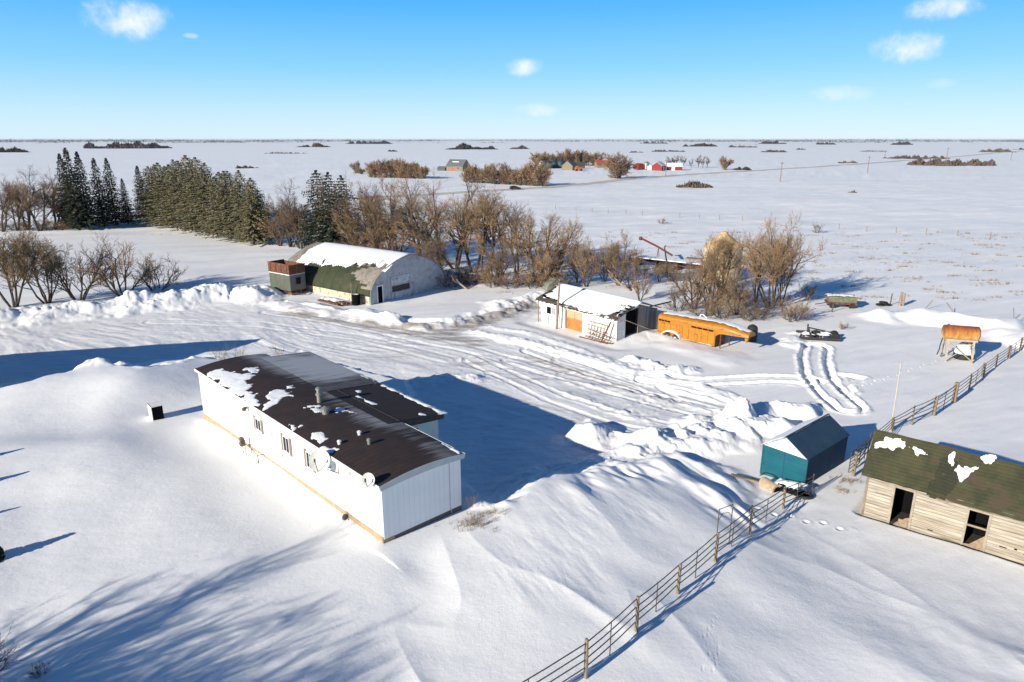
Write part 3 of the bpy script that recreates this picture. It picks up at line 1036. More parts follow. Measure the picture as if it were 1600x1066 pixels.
    for i, (poly, th) in enumerate([
        ([(.0, 21.6), (.9, 21.3), (1.5, 19), (1.9, 18.2), (1.2, 17.4), (.8, 15.6), (.35, 13.8), (-.05, 13.4), (-.1, 17)], .05),
        ([(.05, 12.3), (.8, 12.2), (1.6, 12.6), (2.3, 13.6), (2.9, 14.5), (2.2, 14.5), (1.4, 14.2), (.7, 13.2)], .05),
        ([(1.7, 9.3), (2.1, 9.1), (2.2, 10.6), (1.9, 10.7)], .05),
        ([(-.05, 8.4), (.35, 8.5), (.3, 9.4), (0, 9.5)], .05),
        ([(-.02, 5.6), (.5, 6.0), (.45, 7.0), (.05, 6.9)], .05),
        ([(-.05, 4.6), (.3, 4.7), (.3, 5.4), (-.02, 5.3)], .05),
        ([(2.9, 8.6), (3.35, 8.0), (3.5, 8.6), (3.1, 9.3)], .05),
        ([(2.0, 18.6), (2.35, 18.4), (2.5, 19.6), (2.2, 19.8)], .04)]):
        snow_patch('roof_snow', t, S, poly, .07, th * .55, .30, .55, i)
    SA = plane_S(lambda x, y: za(x) + .0 * y)
    for i, poly in enumerate([[(7.5, 5.4), (7.9, 5.3), (7.9, 6.3), (7.6, 6.4)], [(7.6, 6.6), (7.9, 6.5), (7.9, 11.8), (7.65, 11.5)], [(5.0, 10.6), (5.35, 10.6), (5.35, 8.4), (5.05, 8.6)],
                              [(5.6, 11.6), (5.9, 11.5), (5.9, 11.0), (5.6, 11.1)], [(6.4, 5.6), (6.65, 5.5), (6.7, 5.9), (6.45, 5.95)], [(7.55, 12.2), (7.9, 12.2), (7.9, 15.2), (7.75, 15)]]):
        snow_patch('roof_snow', t, SA, poly, .08, .05, .12, .6, 20 + i)
    mb_s = plane_S(lambda x, y: EZ + .10 + .24 * (1 - ((x - Wd / 2) / (Wd / 2 + .15)) ** 2))
    snow_patch('roof_snow', t, mb_s, [(4.6, -.1), (4.85, -.1), (4.85, 1.6), (4.7, 1.4)], .06, .05, .08, .5, 40)

    # big satellite dish on the long wall, small one at the corner
    def dish(y, z, r, out, az, el, arm):
        d = Vector((-math.cos(rad(el)) * math.cos(rad(az)), -math.cos(rad(el)) * math.sin(rad(az)), math.sin(rad(el))))
        q = d.to_track_quat('Z', 'Y')
        c = Vector((-out, y, z))
        m = MB(); n = 28; rings = 6
        for k in range(rings + 1):
            for side in (0, 1):
                pass
        vs = []; fs = []
        for side in (0, 1):
            for k in range(rings + 1):
                rr_ = r * k / rings
                for j in range(n):
                    a = 2 * math.pi * j / n
                    p = Vector((rr_ * math.cos(a), rr_ * math.sin(a) * 1.0, .30 * r * (k / rings) ** 2 + (.0 if side == 0 else -.015)))
                    vs.append(c + q @ p)
        base = (rings + 1) * n
        for side in (0, 1):
            for k in range(rings):
                for j in range(n):
                    j2 = (j + 1) % n
                    f_ = (side * base + k * n + j, side * base + k * n + j2, side * base + (k + 1) * n + j2, side * base + (k + 1) * n + j)
                    fs.append(f_ if side == 0 else tuple(reversed(f_)))
        for j in range(n):
            j2 = (j + 1) % n
            fs.append((rings * n + j, rings * n + j2, base + rings * n + j2, base + rings * n + j))
        m.add(vs, fs)
        do = m.build('satellite_dish', M_DISH, t, smooth=False)
        a = MB()
        a.tube([c + q @ Vector((0, 0, -.02)), Vector((-out * .55, y, z - r * .9)), Vector((-.01, y, z - r * .95))], .03, 6)
        tip = c + q @ Vector((0, 0, r * 1.15))
        a.tube([c + q @ Vector((0, -r * .95, .3 * r)), tip], .018, 5)
        a.lathe([(.05, -.08), (.05, .08)], tip, n=8)
        if arm:
            a.tube([Vector((-.02, y - arm, z - r * 1.05)), Vector((-out * .6, y, z - r * .9)), Vector((-.02, y + arm, z - r * 1.05))], .022, 5)
            a.tube([Vector((-.02, y - arm, z - r * 1.05)), Vector((-.02, y - arm, z - r * .4))], .022, 5)
        a.build('dish_mount', M_PIPE, do)
    dish(4.6, 4.52, .58, .5, 34, 24, .8)
    dish(.4, 4.98, .33, .3, 30, 22, 0)
    # wall lamp / camera by the far end, little fittings
    m = MB(); m.box(-.22, -.002, 14.5, 14.62, 4.28, 4.38); m.lathe([(.11, -.12), (.14, .02), (.05, .1)], (-.26, 14.55, 4.3), n=10); m.tube([(-.05, 14.2, 4.45), (-.2, 14.2, 4.45), (-.2, 14.5, 4.45)], .02, 5)
    m.build('wall_lamp', M_PIPE, t)
    for y, z in ((11.35, 3.45), (10.2, 2.55), (2.6, 4.25)):
        m = MB(); m.box(-.07, -.002, y, y + .16, z, z + .22); m.tube([(-.04, y + .08, z), (-.04, y + .08, z - .3)], .02, 5)
        m.build('wall_box', M_TRIM, t)
    m = MB(); m.lathe([(.12, -.05), (.16, .0), (.16, .12), (.08, .18)], (-.15, 3.15, 1.75), n=10, axis='Y'); m.tube([(-.1, 3.0, 1.7), (-.14, 2.75, 1.55), (-.12, 2.6, 1.3)], .03, 5)
    m.build('service_inlet', M_PIPE, t)
    return t


mobile_home()


def gas_meter():
    t = thing('gas_meter', 'rusty gas meter on pipes in front of the long white wall', 'gas meter', (0, 0, 0), 0)
    a = rad(43.5)
    ex, ey = Vector((math.cos(a), math.sin(a), 0)), Vector((-math.sin(a), math.cos(a), 0))
    b = Vector((-6.08, 28.25, 0)) + ey * 14.9 - ex * .45
    b.z = hz(b.x, b.y)
    t.location = b; t.rotation_euler = (0, 0, a)
    m = MB()
    m.tube([(0, .1, -.3), (0, .1, 1.0), (0, -.35, 1.0), (0, -.35, -.3)], .035, 6)
    m.tube([(0, -.35, .75), (.0, -1.2, .75), (0, -2.1, .6), (0, -2.2, -.2)], .025, 5)
    m.tube([(0, -1.2, .75), (0, -1.25, .35), (0, -2.15, .1)], .02, 5)
    m.tube([(.4, -2.0, .5), (0, -2.1, .55)], .02, 5)
    m.build('pipework', M_RUST, t)
    m = MB(); m.lathe([(.1, -.16), (.18, -.12), (.18, .12), (.1, .16)], (0, .1, .62), axis='X', n=12); m.box(-.1, .1, -.05, .25, .8, 1.02)
    m.build('meter_body', M_PIPE, t)


gas_meter()


# ================================================================== quonset
def quonset():
    t = thing('quonset_shed', 'large arched quonset shed with torn green roofing, snow-capped top and weathered white front', 'shed', (-17.94, 84.02, -.1), 53)
    Wd, Ln, H0, H = 14.1, 18.6, 1.05, 5.55

    def arch(s):   # s 0..1 from left foot over to right foot
        a = math.pi * (1 - s)
        ca, sa = math.cos(a), math.sin(a)
        x = Wd / 2 + Wd / 2 * math.copysign(abs(ca) ** .92, ca)
        z = H0 + (H - H0) * (.74 * abs(sa) ** .95 + .26 * (1 - abs(ca)))
        return x, z
    N = 40
    prof = [arch(i / N) for i in range(N + 1)]
    rm = roof_material('green_roll_roofing', (.046, .056, .024), (.030, .040, .019), rows=.55, row_axis='Y', patch=(.060, .055, .035))
    # weathered tan patches from stripped roofing: a separate zone of the roof near the front and at the back edge
    tan = mat('bare_roof_deck', (.27, .235, .20), (.20, .175, .15), scale=2.5, rough=.9, stain=(.16, .14, .12), stain_scale=1.2, stain_amt=.4)
    m = MB(); ny = 38
    rng = random.Random(4)
    jag = [rng.uniform(-.5, .5) for _ in range(N + 1)]
    for i, (x, z) in enumerate(prof):
        for j in range(ny + 1):
            m.v.append((x, -.18 + (Ln + .36) * j / ny, z + .012 * math.sin(i * 1.3 + j * .37)))
    for i in range(N):
        for j in range(ny):
            y = Ln * (j + .5) / ny
            s = i / N
            lim = 3.6 + 1.2 * math.sin(i * .9) + jag[i] * 1.6 - (1.6 if s < .12 else 0)
            is_tan = (y < lim and s > .06) or (y > Ln - 2.6 - jag[i]) or (s > .25 and s < .34 and rng.random() < .25)
            if s < .06 and y < 2.2: is_tan = False
            m.f.append((i * (ny + 1) + j, i * (ny + 1) + j + 1, (i + 1) * (ny + 1) + j + 1, (i + 1) * (ny + 1) + j)); m.mi.append(1 if is_tan else 0)
    o = m.build('roof', [rm, tan], t, smooth=True)
    sol = o.modifiers.new('thick', 'SOLIDIFY'); sol.thickness = .1; sol.offset = -1
    cream = mat('cream_sidewall', (.62, .52, .36), (.45, .38, .28), scale=2, rough=.85, stain=(.25, .2, .15), stain_scale=2, stain_amt=.35)
    m = MB(); m.box(.02, .22, .1, Ln - .1, -.6, H0); m.box(Wd - .22, Wd - .02, .1, Ln - .1, -.6, H0)
    m.build('side_wall', cream, t)
    fm = mat('flaking_white_front', (.52, .52, .54), (.36, .37, .40), scale=1.3, rough=.85, stain=(.34, .32, .31), stain_scale=1.1, stain_amt=.3, bands=('X', 1.0, .2))
    fpts = [(.12, -.6)] + [(x * .985 + .1, z - .06) for x, z in prof] + [(Wd - .12, -.6)]
    # solid front wall; a black sheet in the frame stands for the dark doorway
    m = MB(); m.prism(fpts, 'Y', 0, .16)
    m.build('front_wall', fm, t)
    m = MB(); m.prism(fpts, 'Y', Ln - .16, Ln)
    m.build('back_wall', fm, t)
    frame = MB(); frame.box(1.22, 1.36, -.09, -.001, -.3, 2.3); frame.box(2.14, 2.28, -.09, -.001, -.3, 2.3); frame.box(1.36, 2.14, -.09, -.001, 2.14, 2.3)
    fo = frame.build('door', M_WHITEP, t)
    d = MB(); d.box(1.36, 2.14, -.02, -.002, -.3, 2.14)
    d.build('doorway_dark_sheet', M_DARK, fo)
    grey = mat('grey_board_panel', (.62, .64, .67), (.46, .47, .50), scale=2, rough=.8, stain=(.3, .3, .3), stain_scale=2, stain_amt=.3, bands=('Z', 3, .2))
    m = MB(); m.box(3.7, 7.15, -.05, -.002, -.3, 3.0)
    p = m.build('big_door', grey, t)
    m = MB(); m.box(3.85, 7.0, -.075, -.051, 1.0, 1.78)
    m.build('pane', mat('brown_board_window', (.055, .040, .036), (.035, .028, .028), scale=2, rough=.7), p)
    m = MB(); m.box(3.75, 7.1, -.085, -.051, .82, .98); m.box(3.75, 7.1, -.085, -.051, 1.8, 1.92); m.box(3.68, 3.78, -.085, -.051, -.3, 3.0); m.box(7.06, 7.18, -.085, -.051, -.3, 3.0)
    m.build('frame', fm, p)
    # eave board round the arch
    m = MB()
    m.tube([(x, -.2, z + .02) for x, z in prof], .07, 5)
    m.build('arch_trim', mat('tan_trim', (.30, .27, .22), (.22, .2, .17), scale=3), t)
    # snow cap

    def S(U, V):      # U: arc fraction * 10, V along
        s = U / 10.0
        a = math.pi * (1 - s)
        ca, sa = np.cos(a), np.sin(a)
        x = Wd / 2 + Wd / 2 * np.sign(ca) * np.abs(ca) ** .92
        z = H0 + (H - H0) * (.74 * np.abs(sa) ** .95 + .26 * (1 - np.abs(ca)))
        P = np.stack([x, V, z], -1)
        Nn = np.stack([ca / (Wd / 2), np.zeros_like(x), np.maximum(sa, .02) / (H - H0)], -1)
        Nn /= np.linalg.norm(Nn, axis=-1, keepdims=True)
        return P, Nn
    snow_patch('roof_snow', t, S, [(2.2, -.1), (3.6, .2), (3.35, 2.4), (3.0, 4.2), (2.9, 6.0), (2.5, 7.6), (2.2, 8.4), (2.75, 9.6), (2.6, 12), (2.3, 14), (1.6, 15.4), (1.9, 16.4), (3, 16.9), (5.4, 17.2), (8.0, 16.5), (8.0, 0)], .11, .13, .38, .9, 61)
    # rusty pole leaning on the wall
    return t


quonset()


def local(origin, rz, p):
    a = rad(rz)
    return Vector((origin[0] + math.cos(a) * p[0] - math.sin(a) * p[1], origin[1] + math.sin(a) * p[0] + math.cos(a) * p[1], origin[2] + p[2]))


# junk by the quonset front corner
t = thing('lumber_pile', 'low pile of rusty scrap and boards under snow beside the quonset', 'lumber pile', local((-17.94, 84.02, .3), 53, (-1.9, 4.2, 0)), 143)
t.location.z = hz(t.location.x, t.location.y)
for i, (y, z, w, mm) in enumerate([(0, .05, .5, M_RUST), (.55, .08, .4, M_DEADWOOD), (1.0, .05, .45, M_RUST), (.4, .3, .6, M_DEADWOOD)]):
    m = MB(); m.box(-2.4 + .3 * i, 2.2 - .4 * (i % 2), y - w / 2, y + w / 2, z, z + .22)
    m.build('board', mm, t, bevel=.02)
snow_patch('snow_cap', t, plane_S(lambda x, y: .5 + 0 * x), [(-1.8, -.1), (1.2, 0), (1.6, .9), (-1.2, 1.1)], .1, .2, .25, .7, 5)
t = thing('oil_drum', 'dark oil drum standing at the front corner of the quonset', 'drum', local((-17.94, 84.02, 0), 53, (-.9, 1.5, 0)), 20)
t.location.z = hz(t.location.x, t.location.y) - .1
m = MB(); m.lathe([(.5, 0), (.52, .03), (.5, .06), (.5, .48), (.52, .5), (.5, .53), (.5, .98), (.52, 1.0), (.52, 1.45), (.45, 1.48)], n=18); m.build('drum_body', M_DARK, t)
snow_patch('snow_cap', t, plane_S(lambda x, y: 1.45 + 0 * x), [(-.3, -.3), (.3, -.3), (.3, .3), (-.3, .3)], .06, .1, .1, .4, 6)
t = thing('leaning_post', 'thin weathered post standing by the green quonset roof', 'post', local((-17.94, 84.02, 0), 53, (-.7, 2.6, 0)), 0)
t.location.z = hz(t.location.x, t.location.y) - .3
m = MB(); m.tube([(0, 0, 0), (.05, .02, 2.9)], [.08, .06], 6); m.build('post_shaft', M_POST, t)


# ================================================================== rusty field bin next to the quonset
def bin_wagon():
    o = (-29.36, 88.79)
    t = thing('grain_wagon', 'tall green metal bunk wagon with a rusted open top beside the quonset', 'wagon', (o[0], o[1], -.1), 54)
    Wd, L = 2.5, 4.4
    green = mat('faded_green_metal', (.105, .115, .085), (.075, .085, .062), scale=1.5, rough=.6, bands=('Y', 2.0, .3), stain=(.14, .09, .05), stain_scale=1.2, stain_amt=.1)
    greenx = mat('faded_grey_metal', (.17, .165, .15), (.13, .13, .12), scale=1.5, rough=.6, bands=('X', 2.4, .25))
    m = MB(); m.box(0, Wd, 0, L, .72, 2.95); m.build('body', green, t, bevel=.015)
    m = MB(); m.box(.02, Wd - .02, -.025, -.001, .75, 2.93); m.build('end_panel', greenx, t)
    # open rusty hopper rim
    m = MB(); th = .06
    m.box(-.04, Wd + .04, -.04, -.04 + th, 2.97, 4.15); m.box(-.04, Wd + .04, L + .04 - th, L + .04, 2.97, 4.3)
    m.box(-.04, -.04 + th, -.04 + th, L + .04 - th, 2.97, 4.3); m.box(Wd + .04 - th, Wd + .04, -.04 + th, L + .04 - th, 2.97, 4.15)
    m.box(-.08, Wd + .08, -.08, -.041, 4.05, 4.2); m.box(-.09, -.041, -.07, L + .08, 4.2, 4.34)
    for k in range(4):
        y = .4 + k * 1.15
        m.box(-.09, -.041, y, y + .09, 3.0, 4.2)
    m.build('hopper_rim', M_RUST, t)
    m = MB(); m.box(.03, Wd - .03, .03, L - .03, 2.96, 3.35); m.build('hopper_snow', M_SNOW, t)
    m = MB(); m.box(.03, Wd - .03, -.032, -.0, 2.86, 2.94); m.box(-.03, -.001, 0, L, 2.86, 2.96); m.build('trim_strip', M_WHITEP, t)
    m = MB(); m.box(.85, 1.75, -.06, -.026, 1.45, 2.55); f = m.build('window', greenx, t)
    m = MB(); m.box(.93, 1.67, -.07, -.061, 1.53, 2.47); m.build('pane', M_GLASS, f)
    m = MB(); m.box(-.1, .12, -.3, L + .5, .35, .65); m.box(Wd - .12, Wd + .1, -.3, L + .5, .35, .65)
    for y in (.1, L / 2, L - .2): m.box(.12, Wd - .12, y, y + .15, .4, .62)
    m.tube([(.0, -.3, .5), (Wd / 2, -1.4, .4), (Wd, -.3, .5)], .07, 6); m.tube([(1.2, -.6, .1), (1.2, -.6, 1.1)], .05, 6)
    m.build('chassis', M_RUST, t)
    for x in (-.05, Wd + .05):
        for y in (.9, L - .8):
            m = MB(); m.lathe([(.2, -.1), (.36, -.1), (.38, 0), (.36, .1), (.2, .1)], (x, y, .3), axis='X', n=16); m.build('wheel', M_BLACK, t)


bin_wagon()


# ================================================================== white garage
def garage():
    o = (3.4, 76.5)
    t = thing('white_garage', 'old white garage with snow-covered roof, orange-bottomed door and open grey lean end', 'garage', (o[0], o[1], -.1), -50)
    Wd, D = 11.5, 6.5
    # front wall in pieces round door and window openings
    wp = mat('garage_white', (.76, .76, .74), (.58, .57, .54), scale=1.5, rough=.7, stain=(.42, .38, .34), stain_scale=2.5, stain_amt=.2, bands=('Z', 3.5, .25), var=.08)
    m = MB()
    m.box(0, 3.85, 0, .14, -.5, 2.55); m.box(6.55, Wd, 0, .14, -.5, 2.6); m.box(3.85, 6.55, 0, .14, 2.1, 2.58)
    m.box(0, .14, .14, D, -.5, 2.55); m.box(0, Wd, D - .14, D, -.5, 2.55)
    m.build('wall', wp, t)
    m = MB(); m.box(4.0, 6.5, .16, .22, -.5, 1.15)
    m.build('door_lower', mat('orange_board', (.48, .19, .035), (.36, .14, .03), scale=2, rough=.7, stain=(.25, .12, .05), stain_scale=2, stain_amt=.25), t)
    m = MB(); m.box(4.0, 6.5, .165, .23, 1.16, 2.1)
    d = m.build('door_upper', mat('tan_panel', (.47, .35, .20), (.40, .29, .17), scale=2, rough=.7), t)
    m = MB(); m.box(5.2, 5.27, .13, .164, 1.16, 2.1); m.box(4.0, 6.5, .13, .164, 1.13, 1.2); m.box(3.86, 3.99, .08, .3, -.5, 2.1)
    m.build('mullion', M_DEADWOOD, d)
    # window and its boarding
    m = MB(); m.box(.9, 2.5, -.07, -.001, 1.0, 1.95); f = m.build('window', M_WHITEP, t)
    m = MB(); m.box(.98, 1.66, -.08, -.071, 1.08, 1.87); m.build('pane', M_DARK, f)
    m = MB(); m.box(1.74, 2.42, -.08, -.071, 1.08, 1.87); m.build('board', mat('grey_pane', (.35, .36, .36), (.28, .28, .28)), f)
    m = MB(); m.box(.85, 1.35, -.35, -.002, .0, .85); m.box(.9, 1.3, -.38, -.351, .1, .75); m.build('wall_unit', M_WHITEP, t, bevel=.02)
    m = MB()
    m.box(3.2, 3.75, -.12, -.002, -.4, 2.5)
    m.build('wide_trim', M_WHITEP, t)
    # right end: closed strip, dark opening, grey boards
    gb = mat('grey_barn_boards', (.30, .30, .31), (.18, .18, .19), scale=2, rough=.9, bands=('Y', 4, .5), var=.35, stretch=(1, 1, .3))
    m = MB(); m.box(Wd - .12, Wd, .02, 1.3, -.5, 2.9); m.prism([(0.02, 2.9), (3.25, 3.72), (3.25, 3.2), (1.3, 2.95)], 'X', Wd - .12, Wd - .001)
    m.build('end_wall', wp, t)
    m = MB(); m.prism([(3.3, -.5), (6.45, -.5), (6.45, 2.6), (3.3, 3.4)], 'X', Wd - .1, Wd)
    m.build('end_boards', gb, t)
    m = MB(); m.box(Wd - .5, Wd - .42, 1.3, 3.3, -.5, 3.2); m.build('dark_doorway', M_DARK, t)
    m = MB(); m.box(Wd - .01, Wd + .03, 3.3, 3.62, -.4, 3.1); m.build('door_post', M_POST, t)

    def zr(x, y):
        return np.where(y < 3.3, 2.62 + (y + .35) * .315, 2.62 + 3.65 * .315 - (y - 3.3) * .33) + .02 * np.sin(x * 1.7)
    deck = mat('rotting_roof_boards', (.10, .080, .062), (.05, .04, .035), scale=3, rough=.9, bands=('X', 3, .4))
    m = MB()
    prof = [(-.4, 2.6), (3.3, 3.77), (D + .3, 2.70), (D + .3, 2.60), (3.3, 3.66), (-.4, 2.48)]
    m.prism(prof, 'X', -.55, Wd + .25)
    m.build('roof', deck, t)
    # torn board ends along the eave
    m = MB(); rng = random.Random(2)
    for i in range(46):
        x = -.5 + i * .27 + rng.uniform(-.06, .06)
        l = rng.uniform(.02, .3)
        m.box(x, x + .2, -.42 - l, -.38, 2.5 - l * .28, 2.56 - l * .25)
    m.build('eave_boards', deck, t)
    for x, y, a in [(.1, .3, .2), (.4, .1, -.3), (.9, .05, .1), (11.2, .5, .2), (11.5, .2, -.2), (11.3, .9, .4), (11.55, 1.4, .1), (10.6, 1.9, .3), (11.3, 2.0, -.2), (.2, 1.3, 0), (.15, 2.2, .2), (2.5, 0, .1), (2.9, .35, .0)]:
        z = float(zr(x, y)) + .10
        c, s = math.cos(a), math.sin(a)
        m = MB()
        m.add([(x + c * dx - s * dy, y + s * dx + c * dy, z + .3 * dy + dz) for dz in (0, .04) for dx, dy in ((-.28, -.1), (.28, -.1), (.28, .1), (-.28, .1))], [(3, 2, 1, 0), (4, 5, 6, 7), (0, 1, 5, 4), (1, 2, 6, 5), (2, 3, 7, 6), (3, 0, 4, 7)])
        m.build('loose_shingle', M_DARK, t)
    S = plane_S(lambda x, y: np.where(y < 3.3, 2.6 + (y + .4) * .3162, 3.77 - (y - 3.3) * .324) + 0 * x)
    snow_patch('roof_snow', t, S, [(.0, .6), (.5, .0), (1.8, .2), (3.0, -.2), (6, -.35), (9, -.4), (10.4, -.3), (10.6, .9), (11.2, 1.2), (10.9, 1.8), (11.4, 2.3), (11.7, 3.3), (11.2, 6.3), (-.3, 6.4), (-.35, 2.6), (.15, 1.8)], .12, .16, .22, .8, 71)
    m = MB(); m.tube([(Wd - .6, 5.9, 2.75), (Wd + .3, 8.4, 3.1)], .08, 5); m.build('ridge_pole', M_DARK, t)
    for x in (-.2, 2.85):
        m = MB(); m.tube([(x, -.35, 2.45), (x + .25, -.5, -.3)], .06, 5); m.build('prop_post', M_POST, t)


garage()
gar = lambda p: local((3.4, 76.5, 0), -50, p)

p = gar((3.5, -.9, 0)); g0 = hz(p.x, p.y)
t = thing('leaning_pole', 'tall bare pole leaning in front of the white garage', 'pole', (p.x, p.y, g0 - .3), -50)
m = MB(); m.tube([(0, 0, 0), (.1, .05, 3), (.25, .1, 5.9)], [.13, .11, .09], 8); m.build('pole_shaft', M_POST, t)
m = MB(); m.box(.0, .5, -.15, .3, 5.6, 5.75); m.build('pole_bracket', M_PIPE, t)
mb = MB(); a = gar((11.4, -.4, 2.75)); b = local((15.45, 69.9, 0), -46, (6.5, -.7, .45))
mb.tube([a, a.lerp(b, .35) + Vector((0, 0, -.25)), a.lerp(b, .7) + Vector((0, 0, -.2)), b], .022, 5)
tag(mb.build('cable', M_DEADWOOD), 'pale slack cable running from the garage corner past the orange trailer', 'cable')

p = gar((8.7, -.75, 0))
t = thing('harrow_frame', 'rusty harrow frames leaning on the white garage wall', 'harrow', (p.x, p.y, hz(p.x, p.y) - .1), -50)
m = MB(); rng = random.Random(8)
for i in range(6): m.tube([(-.9 + i * .45, 0, 0), (-.75 + i * .45, .55, 1.9)], .03, 4)
for k in range(5): m.tube([(-1.1, .08 + k * .11, .2 + k * .38), (1.9, .08 + k * .11, .2 + k * .38)], .028, 4)
m.build('harrow_section', M_RUST, t)
m = MB()
for i in range(7): m.tube([(-.3 + i * .5, -.35, -.1), (.1 + i * .5, .3, rng.uniform(.7, 1.3))], .028, 4)
for k in range(3): m.tube([(-.6, -.3 + .2 * k, .25 + .35 * k), (2.8, -.3 + .2 * k, .1 + .3 * k)], .03, 4)
m.build('harrow_section', mat('rusty_red', (.15, .042, .022), (.09, .032, .02), scale=3, rough=.85), t)
m = MB(); m.tube([(1.6, -.4, -.1), (2.4, .2, 2.3)], .08, 5); m.tube([(-1.2, -.6, .1), (2.7, -.5, .15)], .09, 5); m.tube([(1.8, -.7, .25), (3.1, -.1, .2)], .1, 5)
m.build('drawbar', M_RUST, t)


# ================================================================== orange stock trailer
def trailer():
    o = (15.45, 69.9)
    gz = hz(18.5, 67.5)
    t = thing('stock_trailer', 'long orange gooseneck livestock trailer parked beside the white garage', 'trailer', (o[0], o[1], 0), -46)
    L, Wd = 6.75, 2.1
    org = mat('orange_paint', (.45, .180, .005), (.36, .135, .006), scale=1.2, rough=.5, stain=(.24, .095, .02), stain_scale=1.8, stain_amt=.28)
    z0, z1 = .3, 2.0

    def top(x):      # crown line: rises a touch, drops at the nose
        return 2.38 + .02 * x if x < 7.6 else 2.53 - .14 * (x - 7.6) ** 1.25
    # body: cross-section with rounded shoulders
    def section(x, zb, hw=1.0):
        zt = top(x)
        return [(0, zb), (0, zt - .42), (.06, zt - .22), (.22, zt - .07), (.5, zt), (Wd / 2, zt + .03), (Wd - .5, zt), (Wd - .22, zt - .07), (Wd - .06, zt - .22), (Wd, zt - .42), (Wd, zb)]
    m = MB()
    xs = [0, .05, 1.5, 3, 4, 5, 6, L]
    rings = []
    for x in xs:
        rings.append([(x, y, z) for y, z in section(x, z0)])
    n = len(rings[0])
    vs = [p for r in rings for p in r]
    fs = [(i * n + k, i * n + k + 1, (i + 1) * n + k + 1, (i + 1) * n + k) for i in range(len(xs) - 1) for k in range(n - 1)]
    fs.append(tuple(range(n))); fs.append(tuple((len(xs) - 1) * n + k for k in reversed(range(n))))
    fs += [(i * n, (i + 1) * n, (i + 1) * n + n - 1, i * n + n - 1) for i in range(len(xs) - 1)]
    m.add(vs, fs)
    m.build('body', org, t)
    # gooseneck
    m = MB(); xs = [L, 7.1, 7.6, 8.2, 8.8, 9.4, 9.85, 10.05]
    rings = []
    for x in xs:
        zb = 1.25 if x <= L + .01 else (1.55 if x < 7.2 else 1.62 + .02 * (x - 7))
        k = 0 if x < 8 else (x - 8) * .16
        rings.append([(x, y * (Wd - 2 * k) / Wd + k, max(z, zb + .02)) for y, z in section(x, zb)])
    vs = [p for r in rings for p in r]
    fs = [(i * n + k, i * n + k + 1, (i + 1) * n + k + 1, (i + 1) * n + k) for i in range(len(xs) - 1) for k in range(n - 1)]
    fs.append(tuple(range(n))); fs.append(tuple((len(xs) - 1) * n + k for k in reversed(range(n))))
    fs += [(i * n, (i + 1) * n, (i + 1) * n + n - 1, i * n + n - 1) for i in range(len(xs) - 1)]
    m.add(vs, fs)
    m.build('gooseneck', org, t)
    m = MB()
    for k in range(10): m.box(.02 + k * .735, .08 + k * .735, -.045, -.001, z0, 1.62)
    m.box(0, L, -.04, -.001, 1.60, 1.66); m.box(0, L, -.04, -.001, 1.86, 1.92); m.box(L, 9.3, -.03, .05, 1.86, 1.93)
    m.box(0, L, -.05, -.001, z0 - .04, z0 + .1)
    m.build('side_rib', org, t)
    m = MB()
    for x0, x1 in ((.1, .46), (.5, .78), (.82, 1.12), (1.16, 1.5), (4.02, 4.62), (4.68, 5.25), (5.31, 5.9), (5.96, 6.5)):
        m.box(x0, x1, -.012, -.001, 1.68, 1.84)
    m.build('air_slot', M_DARK, t)
    m = MB(); m.box(.0, L, .1, Wd - .1, .12, .29); m.build('chassis', M_RUST, t)
    # fender arc with snow, wheels
    m = MB(); cx = 1.85
    arc = [(cx + 1.15 * math.cos(a), .18 + .62 * math.sin(a)) for a in np.linspace(math.pi, 0, 14)]
    m.sheet(arc, 'Y', -.34, -.002, .04); m.build('fender', org, t)
    m = MB(); m.sheet([(x, z + .14 * max(0, math.sin(math.pi * (i + .3) / 13.6))) for i, (x, z) in enumerate(arc)], 'Y', -.38, -.03, .12); m.build('fender_snow', M_SNOW, t)
    for wx in (1.35, 2.35):
        m = MB(); m.lathe([(.2, -.1), (.36, -.11), (.39, 0), (.36, .11), (.2, .1)], (wx, -.17, .22), axis='Y', n=20); w = m.build('wheel', M_BLACK, t)
        m = MB(); m.lathe([(.2, -.06), (.1, -.09), (.04, -.1)], (wx, -.19, .22), axis='Y', n=14); m.build('rim', M_TRIM, w)
    m = MB(); m.prism([(9.35, 1.64), (9.75, 1.66), (9.7, 1.2), (9.5, 1.05)], 'Y', Wd / 2 - .15, Wd / 2 + .15)
    m.tube([(9.6, Wd / 2, 1.3), (9.6, Wd / 2, 1.0)], .07, 8); m.build('hitch', org, t)
    m = MB(); m.tube([(7.3, .1, 1.55), (7.3, .1, .0)], .06, 8); m.tube([(7.3, Wd - .2, 1.55), (7.3, Wd - .2, 0)], .05, 8); m.build('jack_leg', M_RUST, t)
    m = MB(); m.box(L + .002, L + .03, .05, Wd - .05, .3, 1.25); m.build('nose_board', M_RUST, t)

    def zt(x, y):
        tp = np.where(x < 7.6, 2.38 + .02 * x, 2.53 - .14 * np.maximum(x - 7.6, 0) ** 1.25)
        q = np.abs(y - Wd / 2) / (Wd / 2)
        return tp + .03 - .035 * q - .10 * np.maximum(0, q - .5) * 1.2 - .5 * np.maximum(0, q - .8) ** 2 * 6
    snow_patch('roof_snow', t, plane_S(zt), [(.2, .62), (3, .68), (5, .8), (7.5, .75), (9.3, .8), (9.7, .95), (9.5, 1.5), (7.5, 1.8), (.2, 1.85)], .1, .035, .18, .7, 81)
    m = MB(); m.tube([(3.9, 1.6, 2.3), (4.1, 1.5, 2.75), (4.4, 1.4, 2.85), (4.9, 1.3, 2.62), (5.0, 1.3, 2.4)], .05, 6); m.build('roof_pipe', M_WHITEP, t)
